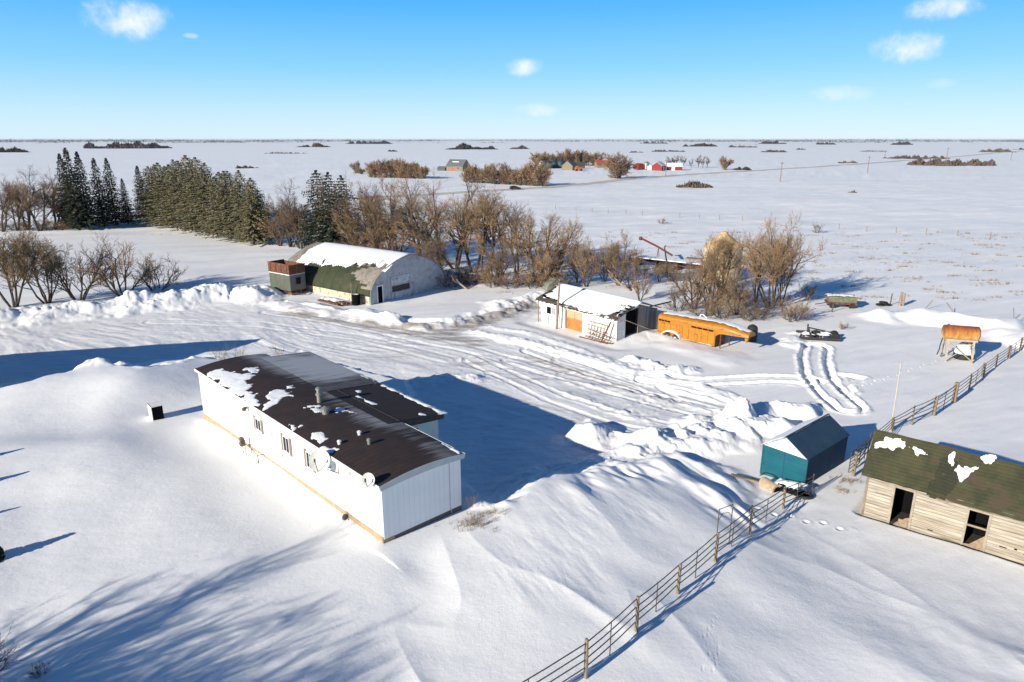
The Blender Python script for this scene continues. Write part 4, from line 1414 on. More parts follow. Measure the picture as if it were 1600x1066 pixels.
    for x, w in ((3.6, .5), (5.4, .35), (6.2, .3), (.15, .5)):
        snow_patch('rail_snow', t, plane_S(lambda a, b: .3 + 0 * a), [(x - w, -.14), (x + w, -.14), (x + w * .6, -.02), (x - w * .6, -.02)], .06, .16, .05, .4, int(x * 10))


trailer()
p = at(1174, 532)
t = thing('black_tank', 'black plastic tank standing behind the nose of the orange trailer', 'tank', (p.x, p.y, hz(p.x, p.y) - .1), 0)
m = MB(); m.lathe([(.52, 0), (.54, .1), (.52, .2), (.54, .6), (.52, .9), (.54, 1.2), (.5, 1.5), (.38, 1.66), (.18, 1.7), (.18, 1.78), (.05, 1.78)], n=22); m.build('tank_body', M_BLACK, t)


# ================================================================== teal shed
def teal_shed():
    o = (15.26, 37.93)
    t = thing('metal_shed', 'small teal metal garden shed with white gable beside the pipe fence', 'shed', (o[0], o[1], -.05), -49.2)
    Wd, D, EZ, PZ = 2.76, 5.2, 2.42, 3.3
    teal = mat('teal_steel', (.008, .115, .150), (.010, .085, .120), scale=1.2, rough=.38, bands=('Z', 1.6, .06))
    teal_shade = mat('shaded_teal_steel', (.036, .072, .120), (.026, .058, .100), scale=1.2, rough=.8, bands=('Y', 2.5, .25))  # front teal darkened: shade of sides, back and roof put into the colour
    teal_shade.node_tree.nodes['Principled BSDF'].inputs['Specular IOR Level'].default_value = .12
    m = MB(); m.box(.03, Wd - .03, 0, .06, -.6, EZ - .1); m.build('front_wall', teal, t)
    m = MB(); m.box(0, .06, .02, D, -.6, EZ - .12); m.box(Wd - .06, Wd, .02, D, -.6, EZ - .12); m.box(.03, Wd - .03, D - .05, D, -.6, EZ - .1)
    m.build('side_wall', teal_shade, t)
    gw = mat('white_gable', (.74, .75, .72), (.66, .67, .64), scale=2, rough=.5)
    m = MB(); m.prism([(.02, EZ - .1), (Wd - .02, EZ - .1), (Wd - .02, EZ - .02), (Wd / 2, PZ - .05), (.02, EZ - .02)], 'Y', -.03, .05); m.build('gable', gw, t)
    m = MB(); m.prism([(.02, EZ - .1), (Wd - .02, EZ - .1), (Wd / 2, PZ - .05)], 'Y', D - .05, D + .01); m.build('gable', teal_shade, t)
    m = MB()
    m.prism([(-.06, EZ - .06), (Wd / 2, PZ), (Wd / 2, PZ - .06), (-.06, EZ - .12)], 'Y', -.07, D + .07)
    m.build('roof_slope', teal_shade, t)
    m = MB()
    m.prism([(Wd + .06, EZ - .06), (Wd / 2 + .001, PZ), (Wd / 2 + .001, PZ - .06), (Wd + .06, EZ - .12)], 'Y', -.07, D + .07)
    m.build('roof_slope', teal_shade, t)
    m = MB(); m.box(Wd / 2 - .06, Wd / 2 + .06, -.075, D + .075, PZ - .01, PZ + .025); m.build('ridge_cap', teal_shade, t)
    m = MB()
    for x in (0, Wd): m.box(x - .035, x + .035, -.035, .0, -.6, EZ - .12)
    m.box(-.04, Wd + .04, -.045, -.031, EZ - .16, EZ - .09)
    m.build('corner_trim', teal, t)
    m = MB(); m.box(Wd / 2 - .02, Wd / 2 + .02, -.015, -.001, -.6, EZ - .17); m.box(.1, .16, -.02, -.001, 1.0, 1.2)
    m.build('door_seam', teal_shade, t)
    S = plane_S(lambda x, y: EZ - .06 + (x + .06) * (PZ - EZ + .06) / (Wd / 2 + .06))
    snow_patch('roof_snow', t, S, [(-.05, -.05), (1.25, -.05), (1.3, D + .05), (-.05, D + .05)], .09, .05, .06, .8, 91)


teal_shed()
tl = lambda p: local((15.26, 37.93, 0), -49.2, p)


# ================================================================== old wooden shed
def wood_shed():
    o = (19.58, 33.95)
    t = thing('wooden_shed', 'weathered plank shed with mossy green shingle roof and two open doorways', 'shed', (o[0] * .97, o[1] * .97, .53), -40.6)
    t.scale = (.97, .97, .97)
    Wd, L, D, EZ, PZ = 0, 12.5, 3.6, 2.42, 4.35
    pl = mat('pale_planks', (.52, .465, .38), (.30, .255, .20), scale=2.6, rough=.9, bands=('Z', 5.5, .6), var=.28, gw=.24, stretch=(.3, 1, 4.5), stain=(.22, .175, .125), stain_scale=1.3, stain_amt=.22)
    ply = mat('pale_planks_end', (.46, .38, .27), (.34, .27, .19), scale=2.2, rough=.9, bands=('Z', 6.5, .35), stretch=(1, .4, 3))
    doors = [(1.42, 2.3, 2.12), (4.82, 5.66, 2.06), (9.0, 9.85, 2.06)]
    m = MB(); x = 0
    for a, b, z in doors:
        m.box(x, a, 0, .12, -.6, EZ); m.box(a, b, 0, .12, z, EZ)
        x = b
    m.box(x, L, 0, .12, -.6, EZ)
    m.build('front_wall', pl, t)
    m = MB(); m.box(0, .12, .121, D - .12, -.6, EZ); m.box(L - .12, L, .121, D - .12, -.6, EZ); m.box(0, L, D - .12, D, -.6, EZ)
    m.prism([(.0, EZ + .001), (D, EZ + .001), (D / 2, PZ - .1)], 'X', 0, .1); m.prism([(.0, EZ + .001), (D, EZ + .001), (D / 2, PZ - .1)], 'X', L - .1, L)
    m.build('side_wall', ply, t)
    m = MB(); m.box(.2, L - .2, 1.6, 1.65, -.5, EZ - .02); m.build('interior_dark_sheet', M_DARK, t)  # near-black sheet added to stand for the unlit inside
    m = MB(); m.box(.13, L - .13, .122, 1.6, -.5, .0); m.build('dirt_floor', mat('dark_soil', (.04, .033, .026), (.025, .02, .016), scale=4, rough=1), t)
    m = MB(); m.box(-.03, .09, -.04, -.001, -.6, EZ); m.box(L - .09, L + .03, -.04, -.001, -.6, EZ); m.build('corner_board', M_POST, t)
    fr = mat('grey_jamb', (.36, .31, .24), (.26, .22, .17), scale=4, rough=.9)
    dr = random.Random(3)
    for k, (a, b, z) in enumerate(doors):
        m = MB(); m.box(a - .11, a, -.045, .14, -.6, z + .1); m.box(b, b + .11, -.045, .14, -.6, z + .1); m.box(a, b, -.045, .14, z, z + .1)
        d = m.build('door_frame', fr, t)
        m = MB()
        if k == 0:
            m.box(b - .5, b - .02, .02, .05, -.4, .35)
            m.prism([(a, -.4), (b, -.4), (b, .55), (b - .15, .5), (a + .25, .05)], 'Y', .05, .08)
        else:
            m.box(a, b, .01, .06, 1.15, 1.25)
            m.prism([(a, -.4), (b, -.4), (b, .85), (a + .25, .15), (a, .1)], 'Y', .03, .06)
        m.build('broken_boards', M_DEADWOOD, d)
    # odd boards, knots, holes
    for x0, x1, z in ((.1, 1.25, .48), (2.45, 4.6, 1.45), (2.5, 4.6, .65), (5.85, 8.8, .75), (5.8, 7.2, 1.6)):
        m = MB(); m.box(x0, x1, -.018, -.001, z, z + .11)
        m.build('patch_board', mat('darker_plank', (.36, .30, .22), (.27, .22, .16), scale=3, rough=.9, stretch=(.5, 1, 3)), t)
    m = MB()
    for x0, z, w, h in ((6.3, .55, .3, .05), (6.9, .62, .12, .08), (7.3, .5, .14, .05), (3.2, .25, .25, .04)):
        m.box(x0, x0 + w, -.022, -.001, z, z + h)
    m.build('hole', M_DARK, t)
    # roof
    rm = roof_material('mossy_shingles', (.060, .058, .026), (.032, .035, .016), rows=7.5, row_axis='Y', patch=(.060, .044, .026))
    k = (PZ - EZ) / (D / 2)
    e = .10

    def zr(x, y):
        return np.where(y < D / 2, EZ + .04 + y * k, PZ + .04 - (y - D / 2) * k) + .035 * np.sin(x * .9) + .02 * np.sin(x * 2.3 + 1)
    for y0, y1 in ((-e, D / 2), (D / 2, D + e)):
        m = MB(); nx, ny = 50, 12
        xs, ys = np.linspace(-.3, L + .3, nx), np.linspace(y0, y1, ny)
        rng = random.Random(11)
        for dz in (0, -.07):
            for i, x in enumerate(xs):
                for j, y in enumerate(ys):
                    jit = rng.uniform(-.05, .05) if (j in (0,) and y0 < 0) else 0
                    m.v.append((x + (rng.uniform(-.05, .05) if i == 0 else 0), y + jit, float(zr(x, y)) + dz))
        o_ = nx * ny
        for i in range(nx - 1):
            for j in range(ny - 1):
                a = i * ny + j
                m.f.append((a, a + ny, a + ny + 1, a + 1)); m.f.append((o_ + a, o_ + a + 1, o_ + a + ny + 1, o_ + a + ny)); m.mi += [0, 0]
        for i in range(nx - 1):
            for j in (0, ny - 1):
                a = i * ny + j
                m.f.append((a, o_ + a, o_ + a + ny, a + ny)); m.mi.append(0)
        for j in range(ny - 1):
            for i in (0, nx - 1):
                a = i * ny + j
                m.f.append((a, a + 1, o_ + a + 1, o_ + a)); m.mi.append(0)
        m.build('roof_slope', rm, t)
    S = plane_S(lambda x, y: EZ + .04 + y * k + .035 * np.sin(x * .9) + .02 * np.sin(x * 2.3 + 1))
    # damp dark patch of shingles below the snow
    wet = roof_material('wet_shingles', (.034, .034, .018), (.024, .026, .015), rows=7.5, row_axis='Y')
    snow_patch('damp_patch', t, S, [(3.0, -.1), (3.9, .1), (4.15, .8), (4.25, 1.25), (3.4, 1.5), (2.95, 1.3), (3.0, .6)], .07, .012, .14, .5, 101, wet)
    snow_patch('roof_snow', t, S, [(-.22, 1.25), (.3, 1.45), (1.0, 1.62), (1.9, 1.5), (2.4, 1.3), (2.15, 1.3), (1.4, 1.32), (.5, 1.12), (-.1, 1.0)], .045, .035, .13, .42, 102)
    snow_patch('roof_snow', t, S, [(3.3, 1.52), (3.55, 1.6), (3.6, 1.2), (3.4, 1.25)], .045, .035, .13, .42, 103)
    snow_patch('roof_snow', t, S, [(3.75, .95), (4.15, 1.3), (4.6, 1.35), (5.0, 1.5), (4.6, 1.15), (4.3, .9), (4.1, .72)], .045, .035, .13, .42, 104)
    snow_patch('roof_snow', t, S, [(4.6, 1.75), (5.2, 1.78), (5.1, 1.72), (4.7, 1.7)], .045, .035, .13, .42, 105)
    m = MB(); m.box(-.33, -.30, -e, D / 2, 0, .01)
    rk = MB(); rk.prism([(-e, EZ - .3 * k - .07), (D / 2, PZ - .06), (D / 2, PZ + .02), (-e, EZ - .3 * k + .02)], 'X', -.34, -.305); rk.build('rake_board', M_POST, t)


wood_shed()


# ================================================================== tall barn just outside the left edge (its shadow crosses the yard)
def side_barn():
    t = thing('tall_barn', 'tall barn outside the left edge whose long shadow lies across the yard', 'barn', (-45.9, 51.4, 0), 14.1)
    wm = mat('barn_boards', (.32, .26, .20), (.24, .2, .16), scale=2, rough=.9, bands=('X', 4, .3))
    m = MB(); m.prism([(-4, -.5), (4, -.5), (4, 6.5), (0, 9.3), (-4, 6.5)], 'X', -26, 0); m.build('wall', wm, t)
    for s_ in (-1, 1):
        m = MB(); m.prism([(s_ * 4.2, 6.45), (0, 9.5), (0, 9.35), (s_ * 4.2, 6.28)], 'X', -26.3, .3); m.build('roof_slope', roof_material('barn_roof', (.10, .10, .10), (.07, .07, .07)), t)
    m = MB(); m.box(-15, -11, -4.08, -4.01, -.4, 3.6); m.build('door', M_WHITEP, t)


side_barn()

# ================================================================== fences
def fence(name, label, posts, rails, rail_r, pickets=None, extra=None):
    """posts: list of (px, py base, py top, radius); rails at given fractions of the height"""
    B = []
    for px, py, pt, r in posts:
        b = at(px, py)
        top = CAMH + px_dir(px, pt).z / px_dir(px, pt).y * b.y
        B.append((b, top, r))
    o = B[0][0]
    t = thing(name, label, 'fence', tuple(o), 0)
    rng = random.Random(len(posts))
    for b, top, r in B:
        m = MB(); q = b - o
        lean = Vector((rng.uniform(-.03, .03), rng.uniform(-.03, .03), 0))
        m.tube([q + Vector((0, 0, -.4)), q + Vector((0, 0, .5)) + lean * .3, Vector((q.x, q.y, top - o.z - .03)) + lean, Vector((q.x, q.y, top - o.z)) + lean], [r * 1.05, r, r * .95, r * .7], 8)
        m.build('post', M_POST if r > .045 else M_RAIL, t)
    for k, fr in enumerate(rails):
        m = MB()
        pts = []
        for b, top, r in B:
            q = b - o
            hgt = min(top - b.z, 1.55)
            pts.append(Vector((q.x - .1, q.y - .09, q.z + hgt * fr)))
        fine = [pts[0] + (pts[0] - pts[1]) * .05]
        for a, c in zip(pts[:-1], pts[1:]):
            for s in (0, .33, .66):
                fine.append(a.lerp(c, s) + Vector((0, 0, -.05 * math.sin(math.pi * s) + rng.uniform(-.012, .012))))
        fine.append(pts[-1])
        m.tube(fine, rail_r, 6)
        m.build('rail', M_RAIL, t)
    # thin uprights midway in each panel
    for i in range(len(B) - 1):
        if pickets and i not in pickets:
            continue
        a, c = B[i], B[i + 1]
        p = a[0].lerp(c[0], .5) - o
        z = hz(p.x + o.x, p.y + o.y) - o.z
        h = (a[1] - a[0].z + c[1] - c[0].z) / 2
        m = MB(); m.tube([(p.x - .1, p.y - .08, z - .15), (p.x - .1, p.y - .08, z + min(h, 1.6) * .93)], .022, 6)
        m.build('upright', M_RAIL if not extra else M_PIPE, t)
    return t


def zpt(zx, zy, x0, y0, s):
    return x0 + zx / s, y0 + zy / s


P1 = [(732, 1172, 1114)] + [(*zpt(a, b, 820, 760, 3.478), zpt(a, c, 820, 760, 3.478)[1]) for a, b, c in
      ((332, 1040, 830), (606, 787, 596), (829, 582, 422), (1034, 408, 252), (1221, 260, 106), (1403, 122, 5))] + [(1268, 772, 742)]
P1 = [(a, b, c, .075 if i < 7 else .035) for i, (a, b, c) in enumerate(P1)]
fence('pipe_fence', 'long steel pipe fence on grey wooden posts running up to the teal shed', P1, (.30, .52, .74, .97), .024)

P2 = [(1333, 744, 706, .1), (1354, 716, 676, .04)] + [(*zpt(a, b, 1300, 480, 4.1), zpt(a, c, 1300, 480, 4.1)[1], r) for a, b, c, r in
      ((383, 790, 706, .11), (511, 755, 630, .055), (650, 695, 570, .125), (780, 608, 482, .17), (877, 528, 425, .07), (965, 448, 358, .13), (1048, 385, 300, .07), (1130, 330, 245, .13), (1203, 280, 195, .08))] + [(1612, 532, 518, .1)]
fence('rail_fence', 'rail fence with stout brown posts climbing past the rusty fuel tank', P2, (.3, .52, .74, .95), .026, pickets=(4, 6, 9))

# tall hoop standing in the fence
b1, b2 = at(1119, 862), at(1140, 853)
t = thing('fence_hoop', 'thin square pipe hoop standing above the long pipe fence', 'pipe hoop', tuple(b1), 0)
q = b2 - b1
m = MB()
m.tube([(0, .12, -.3), (0, .12, 2.15), (q.x, q.y + .12, q.z + 2.15), (q.x, q.y + .12, -.3)], .028, 6)
m.tube([(0, .12, 1.55), (q.x * .3, q.y * .3 + .12, 1.85), (q.x * .75, q.y * .75 + .12, 1.8 + q.z), (q.x, q.y + .12, 1.5 + q.z)], .016, 5)
m.build('hoop', M_RAIL, t)
# panel gate between the two sheds
g1, g2 = at(1328, 742), at(1352, 722)
t = thing('panel_gate', 'dark tubular gate panel between the teal shed and the wooden shed', 'gate', tuple(g1), 0)
q = g2 - g1; q.z = 0
m = MB()
for k in range(6): m.tube([(0, .2, .25 + k * .22), (q.x, q.y + .2, .25 + k * .22)], .024, 6)
for s in (0, .33, .66, 1): m.tube([(q.x * s, q.y * s + .2, .05), (q.x * s, q.y * s + .2, 1.42)], .028, 6)
m.build('gate_panel', M_PIPE, t)

# loose end piece of pipe fence by the shed corner
e1 = at(1266, 776)
t = thing('fence_stub', 'short upright pipe panel end against the dark side of the teal shed', 'fence end', tuple(e1), 40)
m = MB(); m.tube([(-.5, 0, .35), (.1, 0, .35)], .022, 5); m.tube([(-.5, 0, .8), (.1, 0, .8)], .022, 5); m.tube([(-.5, 0, 1.25), (.1, 0, 1.25)], .022, 5); m.tube([(.1, 0, -.2), (.1, 0, 1.4)], .03, 6)
m.build('panel', M_RAIL, t)

b = at(1391.5, 672)
t = thing('thin_pole', 'tall thin pale pole standing at the fence corner', 'pole', tuple(b), 0)
m = MB(); m.tube([(0, 0, -.4), (-.02, 0, 2.5), (-.06, .02, 5.0)], [.065, .055, .045], 8); m.build('pole_shaft', mat('pale_pole', (.52, .47, .42), (.42, .38, .34), scale=4, rough=.6), t)

# ================================================================== fuel tank on stand
def fuel_tank():
    t = thing('fuel_tank', 'rusty orange fuel tank raised on a pale timber stand', 'fuel tank', (0, 0, 0), -17)
    b = at(1493, 563)
    t.location = (b.x, b.y, b.z - .05)
    rust = None
    m_, nt, bs = nodes_of('rusted_tank')
    v = coords(nt, (1.6, .5, .5)); n = noise(nt, 1.6, 8, .65, v)
    tc = nt.nodes.new('ShaderNodeTexCoord'); sp = nt.nodes.new('ShaderNodeSeparateXYZ'); nt.links.new(tc.outputs['Object'], sp.inputs[0])
    ma = nt.nodes.new('ShaderNodeMath'); ma.operation = 'MULTIPLY_ADD'; nt.links.new(sp.outputs[2], ma.inputs[0]); ma.inputs[1].default_value = .42; ma.inputs[2].default_value = -1.22
    ad = nt.nodes.new('ShaderNodeMath'); nt.links.new(ma.outputs[0], ad.inputs[0]); nt.links.new(n.outputs[0], ad.inputs[1])
    r = ramp(nt, ad.outputs[0], [(.12, (.62, .48, .26)), (.33, (.50, .24, .05)), (.52, (.36, .12, .022)), (.75, (.20, .06, .02))])
    nt.links.new(r.outputs[0], bs.inputs['Base Color']); bs.inputs['Roughness'].default_value = .7
    m = MB(); L = 1.42; R = .68; zc = 2.72
    m.lathe([(.02, -L), (R - .03, -L), (R, -L + .03), (R, -.02), (R + .012, 0), (R, .02), (R, L - .03), (R - .03, L), (.02, L)], (0, 0, zc), axis='X', n=28)
    m.build('tank_body', m_, t)
    m = MB(); m.lathe([(R + .014, -.02), (R + .02, 0), (R + .014, .02)], (L - .05, 0, zc), axis='X', n=28); m.lathe([(R - .05, -.01), (R - .05, .012)], (L + .004, 0, zc), axis='X', n=28); m.build('tank_end', M_PIPE, t)
    m = MB(); m.lathe([(.1, 0), (.1, .1), (.03, .12)], (-1.1, 0, zc + R - .02), n=10); m.build('filler_cap', M_PIPE, t)
    wood = mat('pale_timber', (.48, .40, .30), (.32, .26, .19), scale=4, rough=.9)
    for x, y in ((-1.0, -.75), (1.05, -.75), (-1.0, .75), (1.05, .75)):
        m = MB(); m.tube([(x * 1.06, y * 1.15, -.4), (x, y * .75, zc - .55)], .085, 5); m.build('leg', wood, t)
    m = MB()
    m.tube([(-1.05, -.86, .25), (1.05, -.62, 1.95)], .045, 4); m.tube([(1.1, -.88, .25), (-1.0, -.64, 1.95)], .045, 4)
    m.tube([(-1.05, .86, .25), (1.05, .62, 1.95)], .045, 4)
    m.tube([(-1.06, -.85, .2), (-1.0, .6, 1.9)], .045, 4); m.tube([(1.1, -.85, .2), (1.05, .6, 1.9)], .045, 4)
    m.build('brace', wood, t)
    m = MB(); m.box(-1.25, 1.3, -.66, -.54, zc - .66, zc - .5); m.box(-1.25, 1.3, .54, .66, zc - .66, zc - .5); m.box(-1.2, -1.05, -.54, .54, zc - .8, zc - .64); m.box(1.05, 1.2, -.54, .54, zc - .8, zc - .64)
    m.build('cradle', wood, t)
    m = MB(); m.tube([(-1.45, -.2, zc - .55), (-1.55, -.25, 1.6), (-1.6, -.3, .95), (-1.72, -.3, .55)], .05, 6); m.build('fuel_hose', M_BLACK, t)
    return b


tb = fuel_tank()
c = at(1505, 560)
t = thing('black_tub', 'black tub heaped with snow beneath the rusty fuel tank', 'tub', (c.x, c.y, c.z - .1), -17)
m = MB(); m.lathe([(.8, 0), (.84, .1), (.86, .55), (.9, .62), (.86, .66)], n=24); m.build('tub_body', M_BLACK, t)
m = MB(); m.lathe([(.86, .6), (.85, .8), (.78, 1.15), (.55, 1.42), (.2, 1.5), (.02, 1.52)], n=24); m.build('snow_heap', M_SNOW, t, smooth=True)

# ================================================================== odds and ends round the yard
c = at(1197, 761)
t = thing('culvert_pipe', 'short tan concrete pipe lying in snow before the teal shed', 'pipe', (c.x, c.y, c.z + .2), 112)
conc = mat('tan_concrete', (.47, .36, .24), (.34, .26, .18), scale=4, rough=.9)
m = MB(); n = 20
m.lathe([(.42, -1.0), (.42, .35), (.36, .36)], axis='X', n=n)
m.build('pipe_shell', conc, t, smooth=False)
t.scale = (.78, .78, .78)
m = MB(); m.lathe([(.46, -1.12), (.47, -1.0), (.44, -.95)], axis='X', n=n); m.build('pipe_rim', conc, t)
m = MB(); m.lathe([(.30, -1.132), (.30, -1.121)], axis='X', n=n); m.build('pipe_mouth', M_DARK, t)
c = at(1172, 751)
t = thing('plank_bundle', 'pale planks poking from snow left of the concrete pipe', 'planks', (c.x, c.y, c.z - .05), 158)
m = MB(); m.box(-.9, 1.0, -.2, .1, .05, .16); m.build('plank', M_DEADWOOD, t)
m = MB(); m.tube([(-1.1, .3, .2), (1.1, .15, .35)], .05, 5); m.build('plank', M_PIPE, t)
c = at(1232, 766)
t = thing('snowy_crate', 'snow-loaded dark crate beside the corner of the teal shed', 'crate', (c.x, c.y, c.z - .05), -45)
m = MB(); m.box(-.5, .7, -.4, .35, 0, .45); m.build('crate_body', M_DARK, t, bevel=.02)
snow_patch('snow_cap', t, plane_S(lambda x, y: .46 + .1 * np.sin(x * 2)), [(-.7, -.45), (.75, -.4), (.75, .4), (-.6, .4)], .07, .28, .12, .5, 8)
c = at(1258, 776)
t = thing('scrap_tire', 'dark tyre half buried at the teal shed corner post', 'tyre', (c.x, c.y, c.z), 20)
m = MB()
prof = [(.25 + .1 * math.cos(a) + .08, .09 * math.sin(a)) for a in np.linspace(-math.pi, math.pi, 11)]
m.lathe(prof, (0, 0, .08), n=20); m.build('tire_body', M_BLACK, t, smooth=True)
# hose arc on the teal wall
t = thing('black_hose', 'black hose looped against the teal shed front wall', 'hose', tl((.1, -.25, .3)), -49)
m = MB(); m.tube([(0, 0, .0), (.25, .02, .3), (.7, .0, .38), (1.2, -.05, .22), (1.7, -.15, -.1)], .03, 6); m.build('hose_tube', M_BLACK, t)

# half buried cabinet left of the house; its shaded side put into a near-black body
c = at(243, 649)
t = thing('utility_cabinet', 'white-sided cabinet, its body darkened for shade, half buried in a snow hollow left of the house', 'cabinet', (c.x, c.y, c.z - .55), 130)
m = MB(); m.box(-.9, .0, -.35, .35, 0, 1.5); m.build('cabinet_shaded_body', M_DARK, t, bevel=.02)
m = MB(); m.box(-.92, .02, .352, .40, 0, 1.56); m.box(-.95, .03, -.38, .40, 1.502, 1.56); m.build('cabinet_door', M_WHITEP, t)
c = at(137, 577)
t = thing('dark_stub', 'small dark stub poking out of the blue-shaded snow at left', 'stub', tuple(c), 0)
m = MB(); m.tube([(0, 0, -.2), (.05, 0, .5), (.1, .1, .75)], [.16, .2, .08], 7); m.build('stub_body', M_PIPE, t)

# snowed-in implement with its tracks
c = at(1276, 529)
t = thing('snowbound_implement', 'dark farm implement buried in snow at the head of the wheel tracks', 'implement', (c.x, c.y, c.z), -8)
iron = mat('dark_iron', (.05, .035, .032), (.028, .024, .024), scale=4, rough=.8)
m = MB()
m.tube([(-2.0, -.9, .25), (2.0, -1.0, .2)], .14, 6); m.tube([(-1.9, .8, .5), (1.9, .7, .5)], .12, 6); m.tube([(-1.9, -.9, .3), (-1.2, .9, .5)], .1, 6); m.tube([(1.4, -1, .3), (1.6, .8, .5)], .1, 6)
m.tube([(-.8, -.9, .3), (-.9, .2, 1.1)], .09, 6); m.tube([(-.9, .2, 1.1), (.9, .5, .7)], .07, 6); m.tube([(-.9, .3, .4), (-.95, .25, 1.45)], .08, 6)
m.tube([(.2, -1.0, .3), (.3, .6, .6)], .1, 6)
m.build('frame', iron, t)
for x, y in ((1.55, -.75), (1.75, .35), (-.1, .3)):
    m = MB(); m.lathe([(.12, -.12), (.42, -.13), (.5, 0), (.42, .13), (.12, .12)], (x, y, .35), axis='Y', n=18); m.build('wheel', M_BLACK, t)
for i, (x, y) in enumerate(((-1.0, -.2), (.5, -.3), (.9, .3), (-.6, .6))):
    snow_patch('snow_cap', t, plane_S(lambda a, b: .55 + 0 * a), [(x - .45, y - .35), (x + .5, y - .3), (x + .4, y + .35), (x - .5, y + .3)], .08, .2, .15, .5, 30 + i)

c = at(1313, 480)
t = thing('hay_wagon', 'low wagon with pale green box sides standing in belt shadow', 'wagon', (c.x, c.y, c.z), -12)
m = MB(); m.box(-1.6, 1.6, -.8, .8, .75, 1.45); m.build('box', mat('pale_green_boards', (.19, .19, .13), (.11, .105, .075), scale=3, rough=.85, bands=('X', 1.5, .3)), t, bevel=.02)
m = MB(); m.box(-1.75, 1.7, -.85, .85, .5, .74); m.tube([(-1.7, 0, .5), (-3.0, -.3, .3)], .06, 5); m.build('bed', M_RUST, t)
for x in (-1.1, 1.1):
    for y in (-.75, .75):
        m = MB(); m.lathe([(.15, -.1), (.36, -.1), (.4, 0), (.36, .1), (.15, .1)], (x, y, .35), axis='Y', n=16); m.build('wheel', M_BLACK, t)
snow_patch('snow_cap', t, plane_S(lambda a, b: 1.45 + 0 * a), [(-1.5, -.2), (1.5, -.3), (1.5, .75), (-1.5, .75)], .1, .1, .3, .6, 44)
t = thing('stake_post', 'thin dark post by the pale green wagon', 'post', tuple(at(1300, 488)), 0)
m = MB(); m.tube([(0, 0, -.2), (.02, 0, 1.2)], .07, 6); m.build('post_shaft', M_PIPE, t)
c = at(1380, 478)
t = thing('tire_stack', 'dark low heap of old tyres on the snowdrift near three posts', 'tyres', tuple(c), 0)
for k, (x, y, z) in enumerate(((-.4, 0, .15), (.45, .1, .15), (0, .05, .42))):
    m = MB(); m.lathe([(a + .1, b) for a, b in prof], (x, y, z), n=18); m.build('tire', M_BLACK, t, smooth=True)
for px, py, h, r, mm, lab in ((1391, 477, 1.5, .07, M_PIPE, 'slim dark post rising from the drift crest'), (1406, 478, 1.7, .17, M_DEADWOOD, 'thick tan post on the drift crest'), (1411, 478, 1.6, .11, M_DEADWOOD, 'slightly thinner tan post touching the thick one')):
    t = thing('drift_post', lab, 'post', tuple(at(px, py)), 0)
    m = MB(); m.tube([(0, 0, -.4), (0, 0, h * .6), (.03, 0, h)], [r, r, r * .9], 7); m.build('post_shaft', mm, t)
for i, (px, py, dx, dz, lab) in enumerate(((1443, 484, 1.0, 1.2, 'grey leaning stake left of the drift crest'), (1494, 490, -1.3, 1.3, 'stake leaning left over the drift crest'), (1585, 500, -.3, 1.4, 'near upright stake at the far right drift'), (1590, 502, 1.3, .9, 'stake slanting right at the far right drift'))):
    t = thing('leaning_stake', lab, 'stake', tuple(at(px, py)), 0)
    m = MB(); m.tube([(0, 0, -.2), (dx, .1, dz)], .05, 5); m.build('stake_shaft', M_POST, t)

# ================================================================== behind the belt: flat deck, auger, silo
d1, d2 = at(984, 414), at(1098, 428)
dv = d2 - d1; ang = math.degrees(math.atan2(dv.y, dv.x))
t = thing('flat_deck_trailer', 'long dark flat deck trailer topped with snow behind the bare trees', 'trailer', (d1.x, d1.y, d1.z), ang)
Ld = math.hypot(dv.x, dv.y)
m = MB(); m.box(0, Ld, 0, 2.4, .95, 1.25); m.build('deck', M_DARK, t)
m = MB(); m.box(-.12, 0, -.05, 2.45, .1, 1.65); m.build('headboard', M_DARK, t)
m = MB(); m.box(.2, Ld, .6, .8, .6, .94); m.box(.2, Ld, 1.6, 1.8, .6, .94)
for x in (1.2, 4.5, 8.0): m.box(x, x + .2, .1, 2.3, -.2, .94)
m.build('under_frame', M_RUST, t)
m = MB(); m.box(.05, Ld - .05, .06, 2.36, 1.251, 1.42); m.build('deck_snow', M_SNOW, t, bevel=.06)
for x in (1.6, 2.8):
    m = MB(); m.lathe([(.2, -.12), (.45, -.12), (.5, 0), (.45, .12), (.2, .12)], (x + 4, -.0, .4), axis='Y', n=16); m.build('wheel', M_BLACK, t)

c = at(1052, 411)
t = thing('grain_auger', 'red grain auger tube slanting up behind the flat deck trailer', 'auger', (c.x, c.y, c.z + .6), 0)
m = MB(); m.tube([(0, .8, .5), (-2.6, 1.2, 2.0), (-5.4, 1.6, 3.35)], .16, 8); m.lathe([(.25, -.3), (.3, 0), (.2, .3)], (-5.4, 1.6, 3.3), n=10); m.build('auger_tube', mat('faded_red', (.22, .045, .03), (.15, .04, .03), scale=3, rough=.7), t)
m = MB(); m.tube([(-2.4, 1.1, 1.8), (-2.2, .6, -.9)], .06, 5); m.tube([(-2.4, 1.1, 1.8), (-2.5, 2.0, -.9)], .06, 5); m.build('auger_legs', M_PIPE, t)
c = at(1043, 434)
t = thing('old_post', 'tall dark dead post leaning in front of the flat deck trailer', 'post', tuple(c), 0)
m = MB(); m.tube([(0, 0, -.3), (-.25, 0, 2.2), (-.75, 0, 4.6)], [.14, .12, .1], 7); m.tube([(-.75, 0, 4.6), (-.55, 0, 4.85)], .12, 6); m.build('post_shaft', M_PIPE, t)

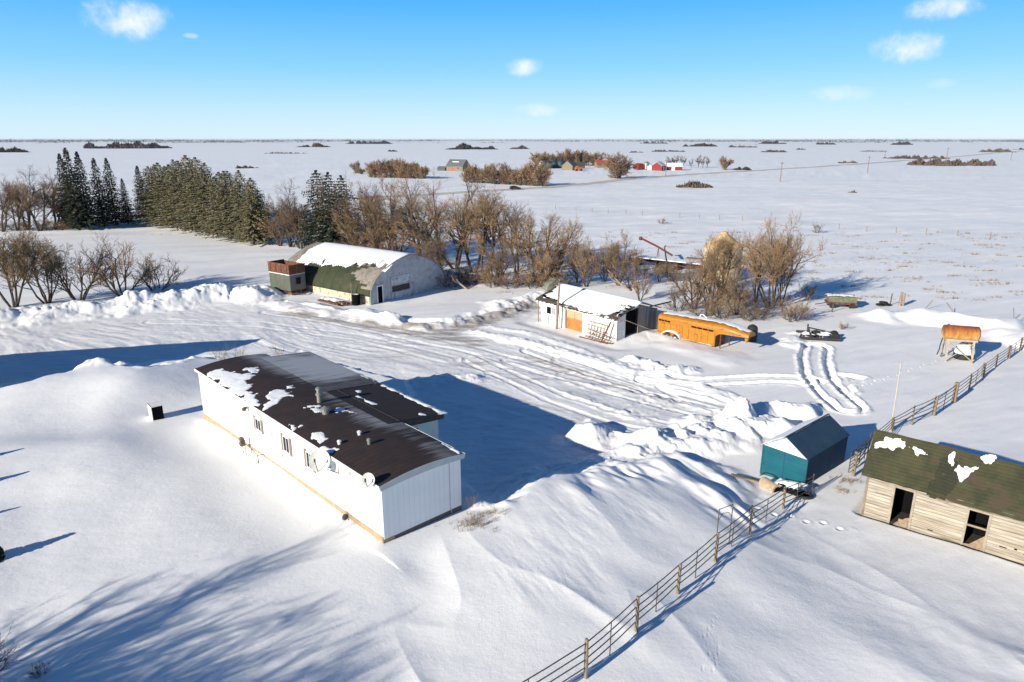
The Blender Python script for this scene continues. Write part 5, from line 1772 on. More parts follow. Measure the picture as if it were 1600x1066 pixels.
c = at(1126, 436)
t = thing('grain_silo', 'round cream silo with rusty conical roof showing through bare branches', 'silo', (c.x, c.y, c.z - .2), 0)
cream = mat('cream_silo', (.68, .57, .40), (.54, .43, .28), scale=1.2, rough=.6, bands=('Z', 1.2, .2), stain=(.36, .20, .08), stain_scale=.9, stain_amt=.25)
m = MB(); R = 2.75
m.lathe([(R, 0), (R, 1.2), (R + .03, 1.21), (R, 1.22), (R, 2.4), (R + .03, 2.41), (R, 2.42), (R, 3.6), (R + .03, 3.61), (R, 3.62), (R, 5.0)], n=40); m.build('wall', cream, t)
m = MB(); m.lathe([(R + .12, 4.98), (R + .05, 5.05), (.5, 6.95), (.5, 7.15), (.1, 7.25)], n=28); m.build('roof', mat('rusty_cone', (.46, .24, .08), (.60, .48, .30), scale=1.5, rough=.8), t)
m = MB(); m.box(-1.9, -1.1, -2.75, -2.2, .3, 2.1); m.build('hatch', cream, t)
c = at(1090, 416)
t = thing('old_bin_base', 'low tan timber frame between deck trailer and silo', 'frame', tuple(c), -30)
m = MB(); m.box(-2, 2.2, -.8, .8, .9, 1.25); m.box(-1.8, -1.6, -.7, -.5, -.2, .89); m.box(1.6, 1.8, -.7, -.5, -.2, .89); m.box(1.6, 1.8, .5, .7, -.2, .89); m.build('timber', mat('tan_timber', (.30, .23, .14), (.22, .17, .11), scale=3), t)
# small dark car body / canvas heap behind the garage
c = at(868, 452)
t = thing('covered_heap', 'grey tarp-covered heap in the brush behind the white garage', 'heap', (c.x, c.y, c.z), 20)
m = MB(); m.prism([(-1.8, 0), (-1.5, 1.0), (-.4, 1.55), (1.0, 1.45), (1.7, .2), (1.7, 0)], 'Y', -.9, .9); m.build('tarp', mat('grey_tarp', (.22, .22, .18), (.12, .13, .11), scale=2, rough=.8), t, bevel=.1)


# ================================================================== trees
def bare_tree(seed, H, stems, lean, levels, twig_r=.014, kids=(5, 5, 5, 4), spread=(.55, .6, .65, .7), trunk_r=.16, droop=0.0, low=.25):
    """returns (trunk mesh builder, crown mesh builder) for a leafless tree of height about H"""
    rng = random.Random(seed)
    T, Cw = MB(), MB()

    def grow(p, d, L, r, lvl):
        n = 4 if lvl == 0 else (3 if lvl < 3 else 2)
        pts, rs = [p], [r]
        q = p.copy()
        for i in range(n):
            w = .22 if lvl else .13
            d = (d + Vector((rng.gauss(0, w), rng.gauss(0, w), rng.gauss(0, w * .5) + (.10 if lvl < 3 else .03) - droop * (lvl > 2)))).normalized()
            q = q + d * (L / n)
            pts.append(q.copy()); rs.append(max(twig_r * .55, r * (1 - .62 * (i + 1) / n)))
        last = lvl >= levels
        (T if lvl < 2 else Cw).tube(pts, rs, 7 if lvl == 0 else (5 if lvl == 1 else 3), cap=False)
        if last:
            return
        k = kids[min(lvl, len(kids) - 1)]
        for c in range(k):
            s = low + (1 - low) * (c + rng.random()) / k if lvl == 0 else .2 + .8 * (c + rng.random()) / k
            f = s * n
            i = min(int(f), n - 1)
            b = pts[i].lerp(pts[i + 1], f - i)
            dd = (pts[i + 1] - pts[i]).normalized()
            a = Vector((rng.gauss(0, 1), rng.gauss(0, 1), rng.gauss(0, .6)))
            a = (a - dd * a.dot(dd)).normalized()
            an = rng.uniform(.35, .95)
            nd = (dd * math.cos(an) + a * math.sin(an)).normalized()
            grow(b, nd, L * spread[min(lvl, len(spread) - 1)] * rng.uniform(.7, 1.15) * (1.1 - .35 * s), max(twig_r, rs[i] * .62), lvl + 1)
    for s in range(stems):
        a = 2 * math.pi * (s + rng.random() * .6) / stems
        le = lean * rng.uniform(.5, 1.2) if stems > 1 else lean * .4
        d = Vector((math.cos(a) * le, math.sin(a) * le, 1)).normalized()
        grow(Vector((math.cos(a) * .18 * (stems > 1), math.sin(a) * .18 * (stems > 1), -.3)), d, H * .78 * rng.uniform(.8, 1.05), trunk_r * rng.uniform(.75, 1.1), 0)
    return T, Cw


def spruce(seed, H, R, whorls=34, snow=.16, bare=.06, ex=.74):
    rng = random.Random(seed)
    T, F = MB(), MB()
    T.tube([(0, 0, -.4), (0, 0, H * .5), (0, 0, H * .97)], [H * .014 + .06, H * .010, .02], 6, cap=False)
    for w in range(whorls):
        t = w / (whorls - 1)
        z = H * (bare + (1 - bare) * t ** .92)
        rad_ = R * (1 - t) ** ex * rng.uniform(.74, 1.18) + .05
        nb = max(5, int(9 - 3 * t))
        a0 = rng.random() * 6.28
        for b in range(nb):
            a = a0 + 6.283 * (b + rng.uniform(-.25, .25)) / nb
            L = rad_ * rng.uniform(.72, 1.15)
            ux, uy = math.cos(a), math.sin(a)
            steps = max(3, int(L / .38))
            dr = rng.uniform(.22, .42)
            for s in range(1, steps + 1):
                f = s / steps
                r = L * f
                zz = z - dr * r * (1.1 - .55 * f) + rng.uniform(-.08, .08)
                c = Vector((ux * r, uy * r, zz))
                wd = (.30 + .36 * (1 - f)) * (.55 + .62 * (1 - t))
                for sgn in (-1, 1, 0):
                    side = Vector((-uy, ux, 0)) * sgn
                    out = Vector((ux, uy, -.15 - .25 * rng.random()))
                    tip = c + side * wd * rng.uniform(.7, 1.2) + out * wd * (1.0 if sgn == 0 else .55) + Vector((0, 0, -.12 * rng.random()))
                    base_w = .15 + .12 * rng.random()
                    pv = (tip - c).normalized().cross(Vector((0, 0, 1)))
                    pv = pv.normalized() * base_w if pv.length > .01 else Vector((base_w, 0, 0))
                    mid = c.lerp(tip, .45) + Vector((0, 0, .03))
                    sn = 1 if (rng.random() < snow * (.5 + f)) else 0
                    up = Vector((0, 0, .05 if sn else 0))
                    F.add([c + up, mid + pv + up, tip + up, mid - pv + up], [(0, 1, 2, 3)], sn)
                    if sgn == 0 and rng.random() < .5:   # hanging needles
                        F.add([c, mid + pv * .6 - Vector((0, 0, .30)), tip - Vector((0, 0, .22)), tip], [(0, 1, 2, 3)], 0)
    for k in range(10):     # leader
        z = H * (.95 + .05 * k / 10); a = k * 2.4
        F.add([(0, 0, z), (.12 * math.cos(a), .12 * math.sin(a), z - .1), (.02, .02, z + .25)], [(0, 1, 2)], 0)
    return T, F


def make_kind(name, kind, T, F, tm, fm, names=('trunk', 'crown')):
    return (name, T.mesh(names[0], tm), F.mesh(names[1], fm), names)


TREES = {}


def kind_of(key, builder):
    TREES[key] = builder()


def reg(key, name, T, F, tm, fm, names=('trunk', 'crown')):
    TREES[key] = make_kind(name, key, T, F, tm, fm, names)


for i in range(4):
    T, F = bare_tree(100 + i, 11.5, 3 if i % 2 else 2, .55, 4, .0135, (7, 6, 5, 4), trunk_r=.25, low=.3)
    reg('tall%d' % i, 'bare_tree', T, F, M_BARK, M_TWIGD if i == 1 else M_TWIG)
for i in range(3):
    T, F = bare_tree(200 + i, 8.5, 4, .6, 4, .0135, (7, 6, 5, 4), trunk_r=.16, low=.15)
    reg('brush%d' % i, 'bare_tree', T, F, M_BARK, M_TWIG)
for i in range(2):
    T, F = bare_tree(250 + i, 8.2, 6, .62, 4, .015, (7, 6, 5, 4), trunk_r=.14, low=.35)
    reg('willow%d' % i, 'willow_tree', T, F, M_BARK, M_TWIGO if i == 0 else M_TWIG)
for i in range(2):
    T, F = bare_tree(300 + i, 7.2, 5, .75, 3, .018, (8, 6, 5), trunk_r=.15, low=.3)
    reg('open%d' % i, 'bare_tree', T, F, M_BARK, M_TWIG if i else M_TWIGD)
for i in range(3):
    T, F = bare_tree(350 + i, 3.0, 6, .7, 3, .011, (6, 5, 4), trunk_r=.04, low=.1)
    reg('bush%d' % i, 'shrub', T, F, M_BARK, (M_TWIGO, M_TWIG, M_TWIGD)[i], ('stems', 'twigs'))
T, F = bare_tree(390, 1.9, 7, .55, 2, .008, (4, 3), trunk_r=.018, low=.3)
reg('wisp', 'shrub', T, F, M_TWIG, M_TWIG, ('stems', 'twigs'))
for i in range(3):
    T, F = bare_tree(400 + i, 8.5, 4, .55, 3, .055, (9, 8, 7), trunk_r=.22, low=.05)
    reg('far%d' % i, 'bare_tree', T, F, M_BARK, M_TWIG)
T, F = bare_tree(440, 9.5, 2, .35, 3, .06, (7, 6, 5), trunk_r=.24, low=.3)
reg('farD', 'bare_tree', T, F, M_BARK, M_TWIGD)
for i in range(3):
    T, F = spruce(500 + i, 15.5, 4.6, 32, .22, .13, .55)
    reg('spruce%d' % i, 'spruce_tree', T, F, M_BARK, [M_NEEDLE, M_NEEDLES], ('trunk', 'foliage'))
for i in range(2):
    T, F = spruce(520 + i, 18, 3.3, 44, .03, .08, .72)
    reg('darkspruce%d' % i, 'spruce_tree', T, F, M_BARK, [M_NEEDLEB, M_NEEDLES], ('trunk', 'foliage'))
T, F = spruce(540, 15, 4.8, 32, .08, .04, .6)
reg('snowspruce', 'spruce_tree', T, F, M_BARK, [M_NEEDLEB, M_NEEDLES], ('trunk', 'foliage'))
T, F = spruce(550, 2.4, .75, 12, .05)
reg('sapling', 'spruce_sapling', T, F, M_BARK, [M_NEEDLEB, M_NEEDLES], ('trunk', 'foliage'))

_tr = random.Random(77)


def plant(key, x, y, scale, label, group=None, cat='tree', rz=None, wide=1.0, sink=.05):
    name, tm, fm, nm = TREES[key]
    r = thing(name, label, cat, (x, y, hz(x, y) - sink), _tr.uniform(0, 360) if rz is None else rz, group)
    r.scale = (scale * wide, scale * wide, scale)
    link(nm[0], tm, r); link(nm[1], fm, r)
    return r


def plant_px(key, px, py, ptop, Href, label, group=None, cat='tree', wide=1.0, rz=None):
    b = at(px, py)
    top = CAMH + px_dir(px, ptop).z / px_dir(px, ptop).y * b.y
    return plant(key, b.x, b.y, (top - b.z) / Href, label, group, cat, rz, wide)


# -- spruces
SPL = 'tall dark spruce in the narrow group at the left edge of the yard'
for px, py, pt, k in ((113, 357, 240, 0), (124, 359, 231, 1), (140, 357, 237, 0), (163, 353, 247, 1), (182, 352, 247, 0)):
    plant_px('darkspruce%d' % k, px, py, pt, 18, SPL, 'narrow dark spruces at left')
plant_px('darkspruce1', 201, 350, 279, 18, 'shorter dark spruce at the right end of the narrow spruce group')
plant_px('darkspruce0', 226, 342, 259, 18, 'slim blue-dark spruce just left of the dense spruce block', wide=1.1)
SPC = 'olive green frosted spruce standing in the dense spruce block'
fr = [(243, 350, 266), (258, 353, 262), (275, 356, 258), (292, 359, 258), (309, 363, 260), (326, 366, 264), (343, 370, 270), (360, 374, 274), (378, 378, 280), (396, 382, 285), (412, 380, 292)]
bk = [(251, 345, 257), (268, 347, 256), (285, 349, 250), (301, 351, 249), (317, 354, 253), (333, 357, 258), (350, 360, 263), (367, 363, 268), (385, 368, 274), (402, 372, 280)]
for i, (px, py, pt) in enumerate(fr + bk):
    plant_px('spruce%d' % (i % 3), px + _tr.uniform(-2, 2), py, pt + _tr.uniform(-8, 7), 15.5, SPC, 'spruces in the dense block', wide=_tr.uniform(1.05, 1.3))
plant_px('snowspruce', 504, 402, 266, 15, 'dark spruce behind the quonset, leftmost of the trio')
plant_px('snowspruce', 522, 406, 269, 15, 'dark spruce behind the quonset, middle of the trio', wide=.9)
plant_px('snowspruce', 541, 405, 274, 15, 'dark spruce behind the quonset, rightmost of the trio', wide=.9)

# -- left background bare trees
for px, py, pt, k in ((4, 362, 283, 0), (26, 360, 276, 2), (44, 359, 270, 1), (62, 361, 279, 3), (84, 358, 272, 0), (100, 356, 284, 1), (-20, 362, 275, 2)):
    plant_px('tall%d' % k, px, py, pt, 11.5, 'bare grey tree in the row left of the dark spruces', 'bare trees left of the spruces')
for i in range(7):
    plant_px('bush%d' % (i % 3), -8 + i * 17, 360, 340, 3.0, 'low brown shrub under the bare trees at far left', 'shrubs under the left trees', 'shrub', wide=1.6)
for i, (px, py, pt) in enumerate(((70, 357, 335), (205, 350, 322), (215, 349, 330))):
    plant_px('bush1', px, py, pt, 3.0, 'brown shrub at the foot of the narrow spruces', 'shrubs at the narrow spruces', 'shrub')

# -- front-left yard trees by the snow bank
plant_px('willow0', 22, 480, 366, 8.2, 'orange-tipped multi-stem willow at the left edge behind the snow bank', wide=1.0)
plant_px('willow0', 75, 474, 374, 8.2, 'orange-tipped leaning willow, second from the left behind the snow bank', wide=.9)
plant_px('open0', 124, 472, 374, 7.2, 'bare spreading tree with forked dark trunk behind the big snow bank', wide=.95)
plant_px('open1', 193, 466, 378, 7.2, 'bare crooked tree between the forked tree and the dense shrub', wide=1.0)
plant_px('bush1', 246, 452, 386, 3.0, 'dense dark bare shrub at the right end of the row behind the snow bank', cat='shrub', wide=1.15)

# -- shelter belt behind the quonset and garage
BELT = 'tall bare brown tree in the tangled belt behind the quonset'
belt = [(437, 384, 312, 'brush0'), (455, 386, 292, 'tall1'), (470, 388, 305, 'brush1'), (478, 384, 315, 'brush2'),
        (560, 404, 283, 'tall0'), (578, 398, 278, 'tall2'), (598, 408, 283, 'brush1'), (622, 404, 297, 'tall3'),
        (566, 412, 318, 'brush0'), (606, 418, 326, 'brush2'),
        (662, 418, 285, 'tall1'), (690, 424, 280, 'tall0'), (712, 420, 284, 'tall1'), (740, 426, 292, 'tall3'), (758, 433, 287, 'tall2'), (783, 430, 300, 'tall0'),
        (806, 434, 310, 'tall2'), (838, 440, 326, 'tall3'), (864, 440, 332, 'brush0'),
        (680, 432, 362, 'brush2'), (775, 446, 372, 'brush1'), (850, 449, 380, 'brush2')]
for px, py, pt, k in belt:
    plant_px(k, px, py, pt, 11.5 if k[:4] == 'tall' else 8.5, BELT if k[:4] == 'tall' else 'thick brown bushy tree in the tangled belt behind the quonset and garage',
             'tall trees in the belt' if k[:4] == 'tall' else 'bushy trees in the belt', wide=.95)
for i in range(16):
    px = 640 + i * 16
    plant_px('bush%d' % (1 + i % 2), px, 444 + 8 * (i / 16) + _tr.uniform(-5, 5), 408 + _tr.uniform(-6, 12), 3.0, 'low brown brush along the front of the tangled belt', 'brush along the belt front', 'shrub', wide=1.2)
for px, py, pt, k in ((903, 442, 366, 'brush2'), (916, 448, 372, 'brush1'), (945, 440, 372, 'brush0'), (966, 446, 362, 'brush1'), (984, 450, 380, 'brush2')):
    plant_px(k, px, py, pt, 8.5, 'brown bushy tree in the small clump behind the garage roof', 'small clump behind the garage', wide=.7)
for px, py, pt in ((1000, 470, 425), (1008, 436, 412), (1030, 440, 405), (1048, 440, 408)):
    plant_px('open1', px, py, pt, 7.2, 'thin dark shrub with few stems beside the flat deck trailer', 'thin shrubs by the deck trailer', 'shrub', wide=.8)

# -- right clump round the silo
RC = [(1084, 482, 385, 'brush0', .8, 'brown bushy tree at the left end of the clump before the silo'),
      (1112, 486, 404, 'brush2', 1.0, 'low brown tree directly before the silo'),
      (1128, 458, 370, 'willow0', .85, 'orange-brown tree whose branches lace over the silo'),
      (1106, 462, 386, 'tall3', .6, 'slim bare tree in front of the left flank of the silo'),
      (1150, 492, 420, 'brush1', 1.0, 'brown thicket tree behind the middle of the orange trailer'),
      (1182, 478, 356, 'tall2', .6, 'tall bare tree just right of the silo'),
      (1203, 482, 347, 'willow1', .70, 'broad-crowned bare tree, the tallest of the right clump'),
      (1220, 478, 362, 'tall3', .5, 'bare tree behind the right flank of the broad-crowned tree'),
      (1246, 500, 462, 'bush0', .9, 'rounded orange-brown bush at the right end of the clump'),
      (1236, 502, 455, 'bush1', 1.0, 'twiggy brown bush touching the rounded orange-brown bush'),
      (1187, 498, 452, 'bush2', 1.1, 'brown bush under the broad-crowned tree'),
      (1168, 500, 465, 'bush1', 1.2, 'low brush behind the nose of the orange trailer'),
      (1060, 486, 440, 'bush2', 1.0, 'brown brush behind the rear of the orange trailer'),
      (1100, 496, 455, 'bush1', 1.3, 'brown brush behind the middle of the orange trailer'),
      (1130, 498, 450, 'bush0', 1.2, 'orange-brown brush behind the gooseneck of the trailer'),
      (1262, 470, 440, 'open0', .9, 'thin grey shrub right of the broad-crowned tree'),
      (1316, 515, 500, 'bush0', 1.0, 'small orange tuft of brush beside the snowbound implement')]
for px, py, pt, k, wd, lab in RC:
    ref = {'tall': 11.5, 'brus': 8.5, 'will': 8.2, 'bush': 3.0, 'open': 7.2}[k[:4]]
    plant_px(k, px, py, pt, ref, lab, None, 'shrub' if k[:4] in ('bush', 'open') else 'tree', wide=wd * 1.05)
plant_px('bush1', 1034, 350, 337, 3.0, 'lone small bush in the snowy field above the deck trailer', cat='shrub')
plant_px('bush2', 1277, 364, 345, 3.0, 'lone small bare tree in the field right of the clump', cat='shrub', wide=.9)
# fallen trunks at the belt foot
for i, (px, py, L, a, lab) in enumerate(((660, 448, 3.2, 20, 'pale fallen limb by the right end of the quonset'), (800, 440, 4, 60, 'pale fallen trunk in brush left of the garage'), (985, 455, 5, 120, 'grey fallen limb behind the garage ridge'), (730, 452, 2.6, 150, 'short broken limb in front of the belt'))):
    c = at(px, py)
    t = thing('fallen_limb', lab, 'limb', tuple(c), a)
    m = MB(); m.tube([(0, 0, .0), (L * .4, .2, .7), (L * .8, .1, 1.6), (L, .3, 2.3)], [.16, .13, .09, .04], 6); m.tube([(L * .4, .2, .7), (L * .6, .9, 1.2), (L * .7, 1.2, 2)], [.09, .06, .02], 5); m.build('limb_wood', M_DEADWOOD, t)

# -- wisps by the house
plant_px('wisp', 345, 565, 528, 1.9, 'thin reddish twiggy shrub behind the far end of the house', cat='shrub', wide=.8)
plant_px('wisp', 375, 562, 530, 1.9, 'thin twiggy shrub right of the reddish one behind the house', cat='shrub', wide=.8)
plant_px('wisp', 435, 556, 532, 1.9, 'thin twiggy shrub rising over the addition roof', cat='shrub', wide=1.2)
plant_px('wisp', 735, 792, 758, 1.9, 'dark twigs in the shade at the right corner of the house', cat='shrub', wide=.8)
# -- big trees just outside the lower left, whose shadow reaches into the picture
for x, y, s, k, lab in ((-21.5, 4.4, .95, 'willow1', 'large bare multi-stem tree outside the lower left corner'), (-27.5, 2.6, .95, 'willow1', 'second bare multi-stem tree outside the lower left corner'),
                        (-19.5, 3.0, 1.05, 'brush0', 'dense bare tree outside the lower left corner'), (-23.5, 1.4, 1.15, 'brush1', 'second dense bare tree outside the lower left corner'), (-25.8, 4.4, 1.1, 'brush2', 'third dense bare tree outside the lower left corner'),
                        (-22.0, .0, 1.0, 'willow0', 'orange bare multi-stem tree outside the lower left corner'), (-25.0, 7.5, .85, 'tall0', 'tall bare tree outside the lower left corner'),
                        (-18.0, 18.2, .34, 'open0', 'bare twiggy shrub reaching into the lower left corner'), (-24.6, 6.4, 1.05, 'brush0', 'wide dense bare tree outside the lower left corner'), (-22.5, 5.6, 1.0, 'brush2', 'round dense bare tree outside the lower left corner'),
                        (-20.2, 5.2, .95, 'brush1', 'low dense bare tree outside the lower left corner'), (-23.6, 3.2, 1.1, 'brush2', 'tall dense bare tree outside the lower left corner'), (-26.8, 6.0, 1.0, 'brush0', 'outermost dense bare tree outside the lower left corner')):
    if y < 15:
        x, y = x - 3.6, y + .6
    plant(k, x, y, s, lab)
plant_px('bush2', 62, 1058, 1030, 3.0, 'small dark weed in the blue shadow at the lower left', cat='shrub', wide=.8)
for px, py, pt, lab in ((-12, 874, 838, 'tip of a small spruce sapling at the left edge'), (-26, 716, 698, 'small spruce sapling just outside the left edge, farther up'), (-30, 757, 735, 'small spruce sapling just outside the left edge, middle'), (-22, 806, 792, 'small spruce sapling just outside the left edge, lower')):
    plant_px('sapling', px, py, pt, 2.4, lab, None, 'sapling')


# -- dry grass showing through the snow
def grass(name, spots, seed, label, hmax, col):
    rng = random.Random(seed)
    m = MB()
    pts = []
    for cx, cy, rx, ry, n in spots:
        for _ in range(n):
            pts.append((rng.gauss(cx, rx * .5), rng.gauss(cy, ry * .5)))
    xs = np.array([p[0] for p in pts]); ys = np.array([p[1] for p in pts])
    hs = terrain(xs, ys)[0]
    for (x, y), z in zip(pts, hs):
        for _ in range(5):
            a = rng.uniform(0, 6.28); h = rng.uniform(.4, 1) * hmax; l = rng.uniform(.1, .6) * h
            w = .012 + .010 * (y > 60)
            ca, sa = math.cos(a), math.sin(a)
            bx, by = x + rng.uniform(-.12, .12), y + rng.uniform(-.12, .12)
            m.add([(bx - sa * w, by + ca * w, z - .05), (bx + sa * w, by - ca * w, z - .05), (bx + ca * l, by + sa * l, z + h)], [(0, 1, 2)])
    o = m.build(name, col, None, fix=False)
    tag(o, label, 'grass', kind='stuff')


straw = mat('dry_straw', (.33, .25, .16), (.22, .165, .11), scale=2, rough=.9)
c = at(742, 818)
grass('corner_grass', [(c.x, c.y, 1.1, .7, 90), (c.x + .6, c.y + .9, .9, .5, 50)], 3, 'dry brown grass poking through dirty snow at the house corner', .28, straw)
c = at(1325, 752)
grass('shed_grass', [(c.x, c.y, .9, .5, 60), (c.x - 1, c.y - 1.2, .6, .4, 30)], 4, 'dry grass in swept snow between the two sheds', .2, straw)
sp = []
rg = random.Random(9)
for _ in range(300):
    px, py = rg.uniform(900, 1640), rg.uniform(362, 470)
    if px < 1240 and py > 430: continue
    q = at(px, py)
    sp.append((q.x, q.y, 1.4, .5, rg.choice((2, 4, 8, 14))))
for _ in range(90):
    q = at(rg.uniform(600, 1240), rg.uniform(415, 500))
    if q.y < 88 + max(0, -q.x) * .8 and q.x < 27: continue
    sp.append((q.x, q.y, 1.2, .8, 10))
grass('field_grass', sp, 5, 'sparse dry grass across the snowy field and under the tree belt', .5, straw)


# ================================================================== distance
# road
RD = [(560, 313), (700, 304), (812, 298), (900, 291), (1000, 280.5), (1100, 272.5), (1200, 266.8), (1300, 260.6), (1400, 253), (1500, 245), (1600, 236), (1700, 230)]
pts = [Vector((G(a, b).x, G(a, b).y, 0)) for a, b in RD]
fine = []
for i in range(len(pts) - 1):
    p0, p1, p2, p3 = pts[max(i - 1, 0)], pts[i], pts[i + 1], pts[min(i + 2, len(pts) - 1)]
    for s in np.linspace(0, 1, 14)[:-1]:
        s = float(s)
        fine.append(.5 * ((2 * p1) + (p2 - p0) * s + (2 * p0 - 5 * p1 + 4 * p2 - p3) * s * s + (3 * p1 - p0 - 3 * p2 + p3) * s ** 3))
m = MB()
for i, p in enumerate(fine):
    d = (fine[min(i + 1, len(fine) - 1)] - fine[max(i - 1, 0)]); d.normalize()
    nn = Vector((-d.y, d.x, 0)); z = max(hz(p.x + nn.x * s, p.y + nn.y * s) for s in (-4, 0, 4)) + .45
    for s, dz in ((-9, -1.2), (-4.2, 0), (-1.5, .05), (1.5, .05), (4.2, 0), (9, -1.2)):
        m.v.append((p.x + nn.x * s, p.y + nn.y * s, z + dz))
for i in range(len(fine) - 1):
    for k in range(5):
        m.f.append((i * 6 + k, (i + 1) * 6 + k, (i + 1) * 6 + k + 1, i * 6 + k + 1)); m.mi.append(1 if k in (0, 4) else 0)
o = m.build('road', [mat('snowy_gravel', (.60, .55, .49), (.46, .41, .36), scale=.15, rough=.9), M_SNOW], None, smooth=True)
tag(o, kind='structure')
road_z = max(hz(1.3, 277), hz(1.3, 281)) + .5

# car
t = thing('parked_car', 'small dark car on the far road', 'car', (G(805, 299).x, G(805, 299).y, road_z), 14)
pt_ = mat('dark_car_paint', (.012, .013, .017), (.016, .017, .02), rough=.25)
m = MB(); side = [(-2.2, .35), (-2.25, .75), (-2.1, 1.0), (-1.75, 1.45), (-.3, 1.55), (.55, 1.35), (1.15, 1.0), (2.1, .85), (2.25, .6), (2.2, .35)]
m.prism(side, 'Y', -.88, .88); b_ = m.build('body', pt_, t, bevel=.08)
m = MB()
m.prism([(-1.55, 1.05), (-1.4, 1.38), (-.3, 1.46), (.45, 1.28), (.9, 1.02)], 'Y', -.895, .895); m.build('window', M_GLASS, t)
for x in (-1.4, 1.4):
    for y in (-.85, .85):
        m = MB(); m.lathe([(.1, -.1), (.33, -.1), (.34, 0), (.33, .1), (.1, .1)], (x, y, .34), axis='Y', n=16); m.build('wheel', M_BLACK, t)

# utility poles
for px, py, pt, lab in ((1219, 284, 253, 'wooden utility pole nearest the yard on the open field'), (1355, 271, 244, 'wooden utility pole second along the field line'), (1477, 259, 231, 'utility pole standing at the dark bluff on the right'), (1382, 247, 235, 'small distant utility pole near the right bluff'),
                        (1040, 277, 249, 'utility pole in front of the red farm sheds'), (1579, 251, 238, 'faint distant utility pole at far right')):
    b = at(px, py); top = CAMH + px_dir(px, pt).z / px_dir(px, pt).y * b.y
    t = thing('utility_pole', lab, 'utility pole', tuple(b), 20)
    h = top - b.z
    r = .16 + b.y * .00025
    m = MB(); m.tube([(0, 0, -.5), (0, 0, h)], [r, r * .8], 7); m.build('pole_shaft', M_POST, t)
    m = MB(); m.box(-1.1, 1.1, -.07, .07, h - .75, h - .55); m.box(-.9, -.8, -.04, .04, h - .549, h - .35); m.box(.8, .9, -.04, .04, h - .549, h - .35); m.build('crossarm', M_POST, t)

# wire fence across the field
WF = [(868, 327), (900, 330), (925, 332), (950, 333.5), (978, 335), (1004, 337), (1062, 340), (1093, 342), (1124, 343.5), (1160, 345), (1195, 347.5), (1232, 350.5), (1270, 354), (1311, 358), (1354, 362), (1400, 363.5), (1447, 366), (1496, 368.5), (1547, 371.5), (1600, 375)]
B = [at(a, b) for a, b in WF]
t = thing('wire_fence', 'thin wire fence on spaced posts crossing the snowy field', 'fence', tuple(B[0]), 0)
for b in B:
    q = b - B[0]
    m = MB(); m.tube([(q.x, q.y, q.z - .3), (q.x, q.y, q.z + 1.25)], .075, 5); m.build('post', M_POST, t)
m = MB()
for h in (.5, .8, 1.1):
    m.tube([b - B[0] + Vector((0, 0, h)) for b in B], .007, 3)
m.build('wire', M_PIPE, t)


# far farm buildings
def gable(name, label, cat, px, py, w, l, eave, peak, rz, wallm, roofm, openings=(), cap=None):
    b = at(px, py)
    t = thing(name, label, cat, (b.x, b.y, b.z - .1), rz)
    m = MB(); m.box(-w / 2, w / 2, -l / 2, l / 2, 0, eave)
    prof = [(-l / 2, eave), (l / 2, eave), (0, peak - .12)]
    m.prism(prof, 'X', -w / 2, w / 2 - .001); m.build('wall', wallm, t)
    for s in (-1, 1):
        m = MB(); k = (peak - eave) / (l / 2)
        m.prism([(s * (l / 2 + .4), eave - .4 * k + .02), (0, peak + .02), (0, peak - .14), (s * (l / 2 + .4), eave - .4 * k - .14)], 'X', -w / 2 - .3, w / 2 + .3); m.build('roof_slope', roofm, t)
    for nm, x0, x1, z0, z1, mm in openings:
        m = MB(); m.box(x0, x1, -l / 2 - .05, -l / 2 - .01, z0, z1); m.build(nm, mm, t)
    if cap:
        m = MB(); m.box(cap[0], cap[1], -l / 4, -l / 6, (eave + peak) / 2 + .2, (eave + peak) / 2 + .55); m.build('roof_snow', M_SNOW, t)
    return t


greyroof = mat('grey_shingle', (.13, .14, .15), (.10, .11, .12), scale=1, rough=.7)
tanw = mat('tan_barn_wall', (.22, .19, .13), (.17, .15, .10), scale=1, rough=.8)
redw = mat('red_barn_wall', (.22, .016, .012), (.18, .014, .011), scale=1, rough=.7)
redr = mat('red_roof', (.36, .085, .06), (.30, .07, .05), scale=1, rough=.6)
whiter = mat('snowy_roof', (.74, .75, .78), (.62, .64, .68), scale=1, rough=.7)
dgrey = mat('dark_barn_end', (.07, .07, .075), (.05, .05, .055), scale=1)
tealm = mat('dark_teal_bin', (.025, .055, .070), (.02, .045, .06), scale=1, rough=.5)
t = gable('barn', 'old tan barn with grey roof between the two shelterbelts', 'barn', 716, 267, 12.5, 9, 3.6, 7.4, -28, tanw, greyroof, [('door', -3, 0, .2, 2.4, redr), ('window', 2, 3.4, 1.4, 2.4, dgrey)], (-3, 2))
gable('lean_shed', 'low dark shed left of the tan barn', 'shed', 692, 267, 6, 4, 2.0, 3.0, -28, dgrey, greyroof)
gable('farmhouse', 'small tan farmhouse with dark roof beside the teal bins', 'house', 890, 266, 8, 8, 3.2, 6.4, 60, tanw, greyroof, [('door', -1, 1, .1, 2.4, dgrey)])
gable('farm_shed', 'dark green roofed shed behind the far farmhouse', 'shed', 903, 263, 9, 7, 2.6, 4.6, 5, dgrey, mat('dull_green_roof', (.07, .085, .05), (.05, .06, .04)))
gable('red_roof_barn', 'long building with faded red roof behind the round far tree', 'barn', 945, 262, 14, 9, 2.6, 5.6, 8, tanw, redr)
gable('red_barn', 'red barn with pale grey roof among the far red sheds', 'barn', 1029, 266, 8, 7, 3.4, 5.8, 60, redw, whiter, [('door', -1, 1, .1, 2.4, whiter)])
gable('long_red_shed', 'long low red shed with snowy roof and white door, right of the red barn', 'shed', 1052, 266, 11, 7, 2.8, 4.8, -6, redw, whiter, [('door', -1.6, .6, .1, 2.2, whiter)])
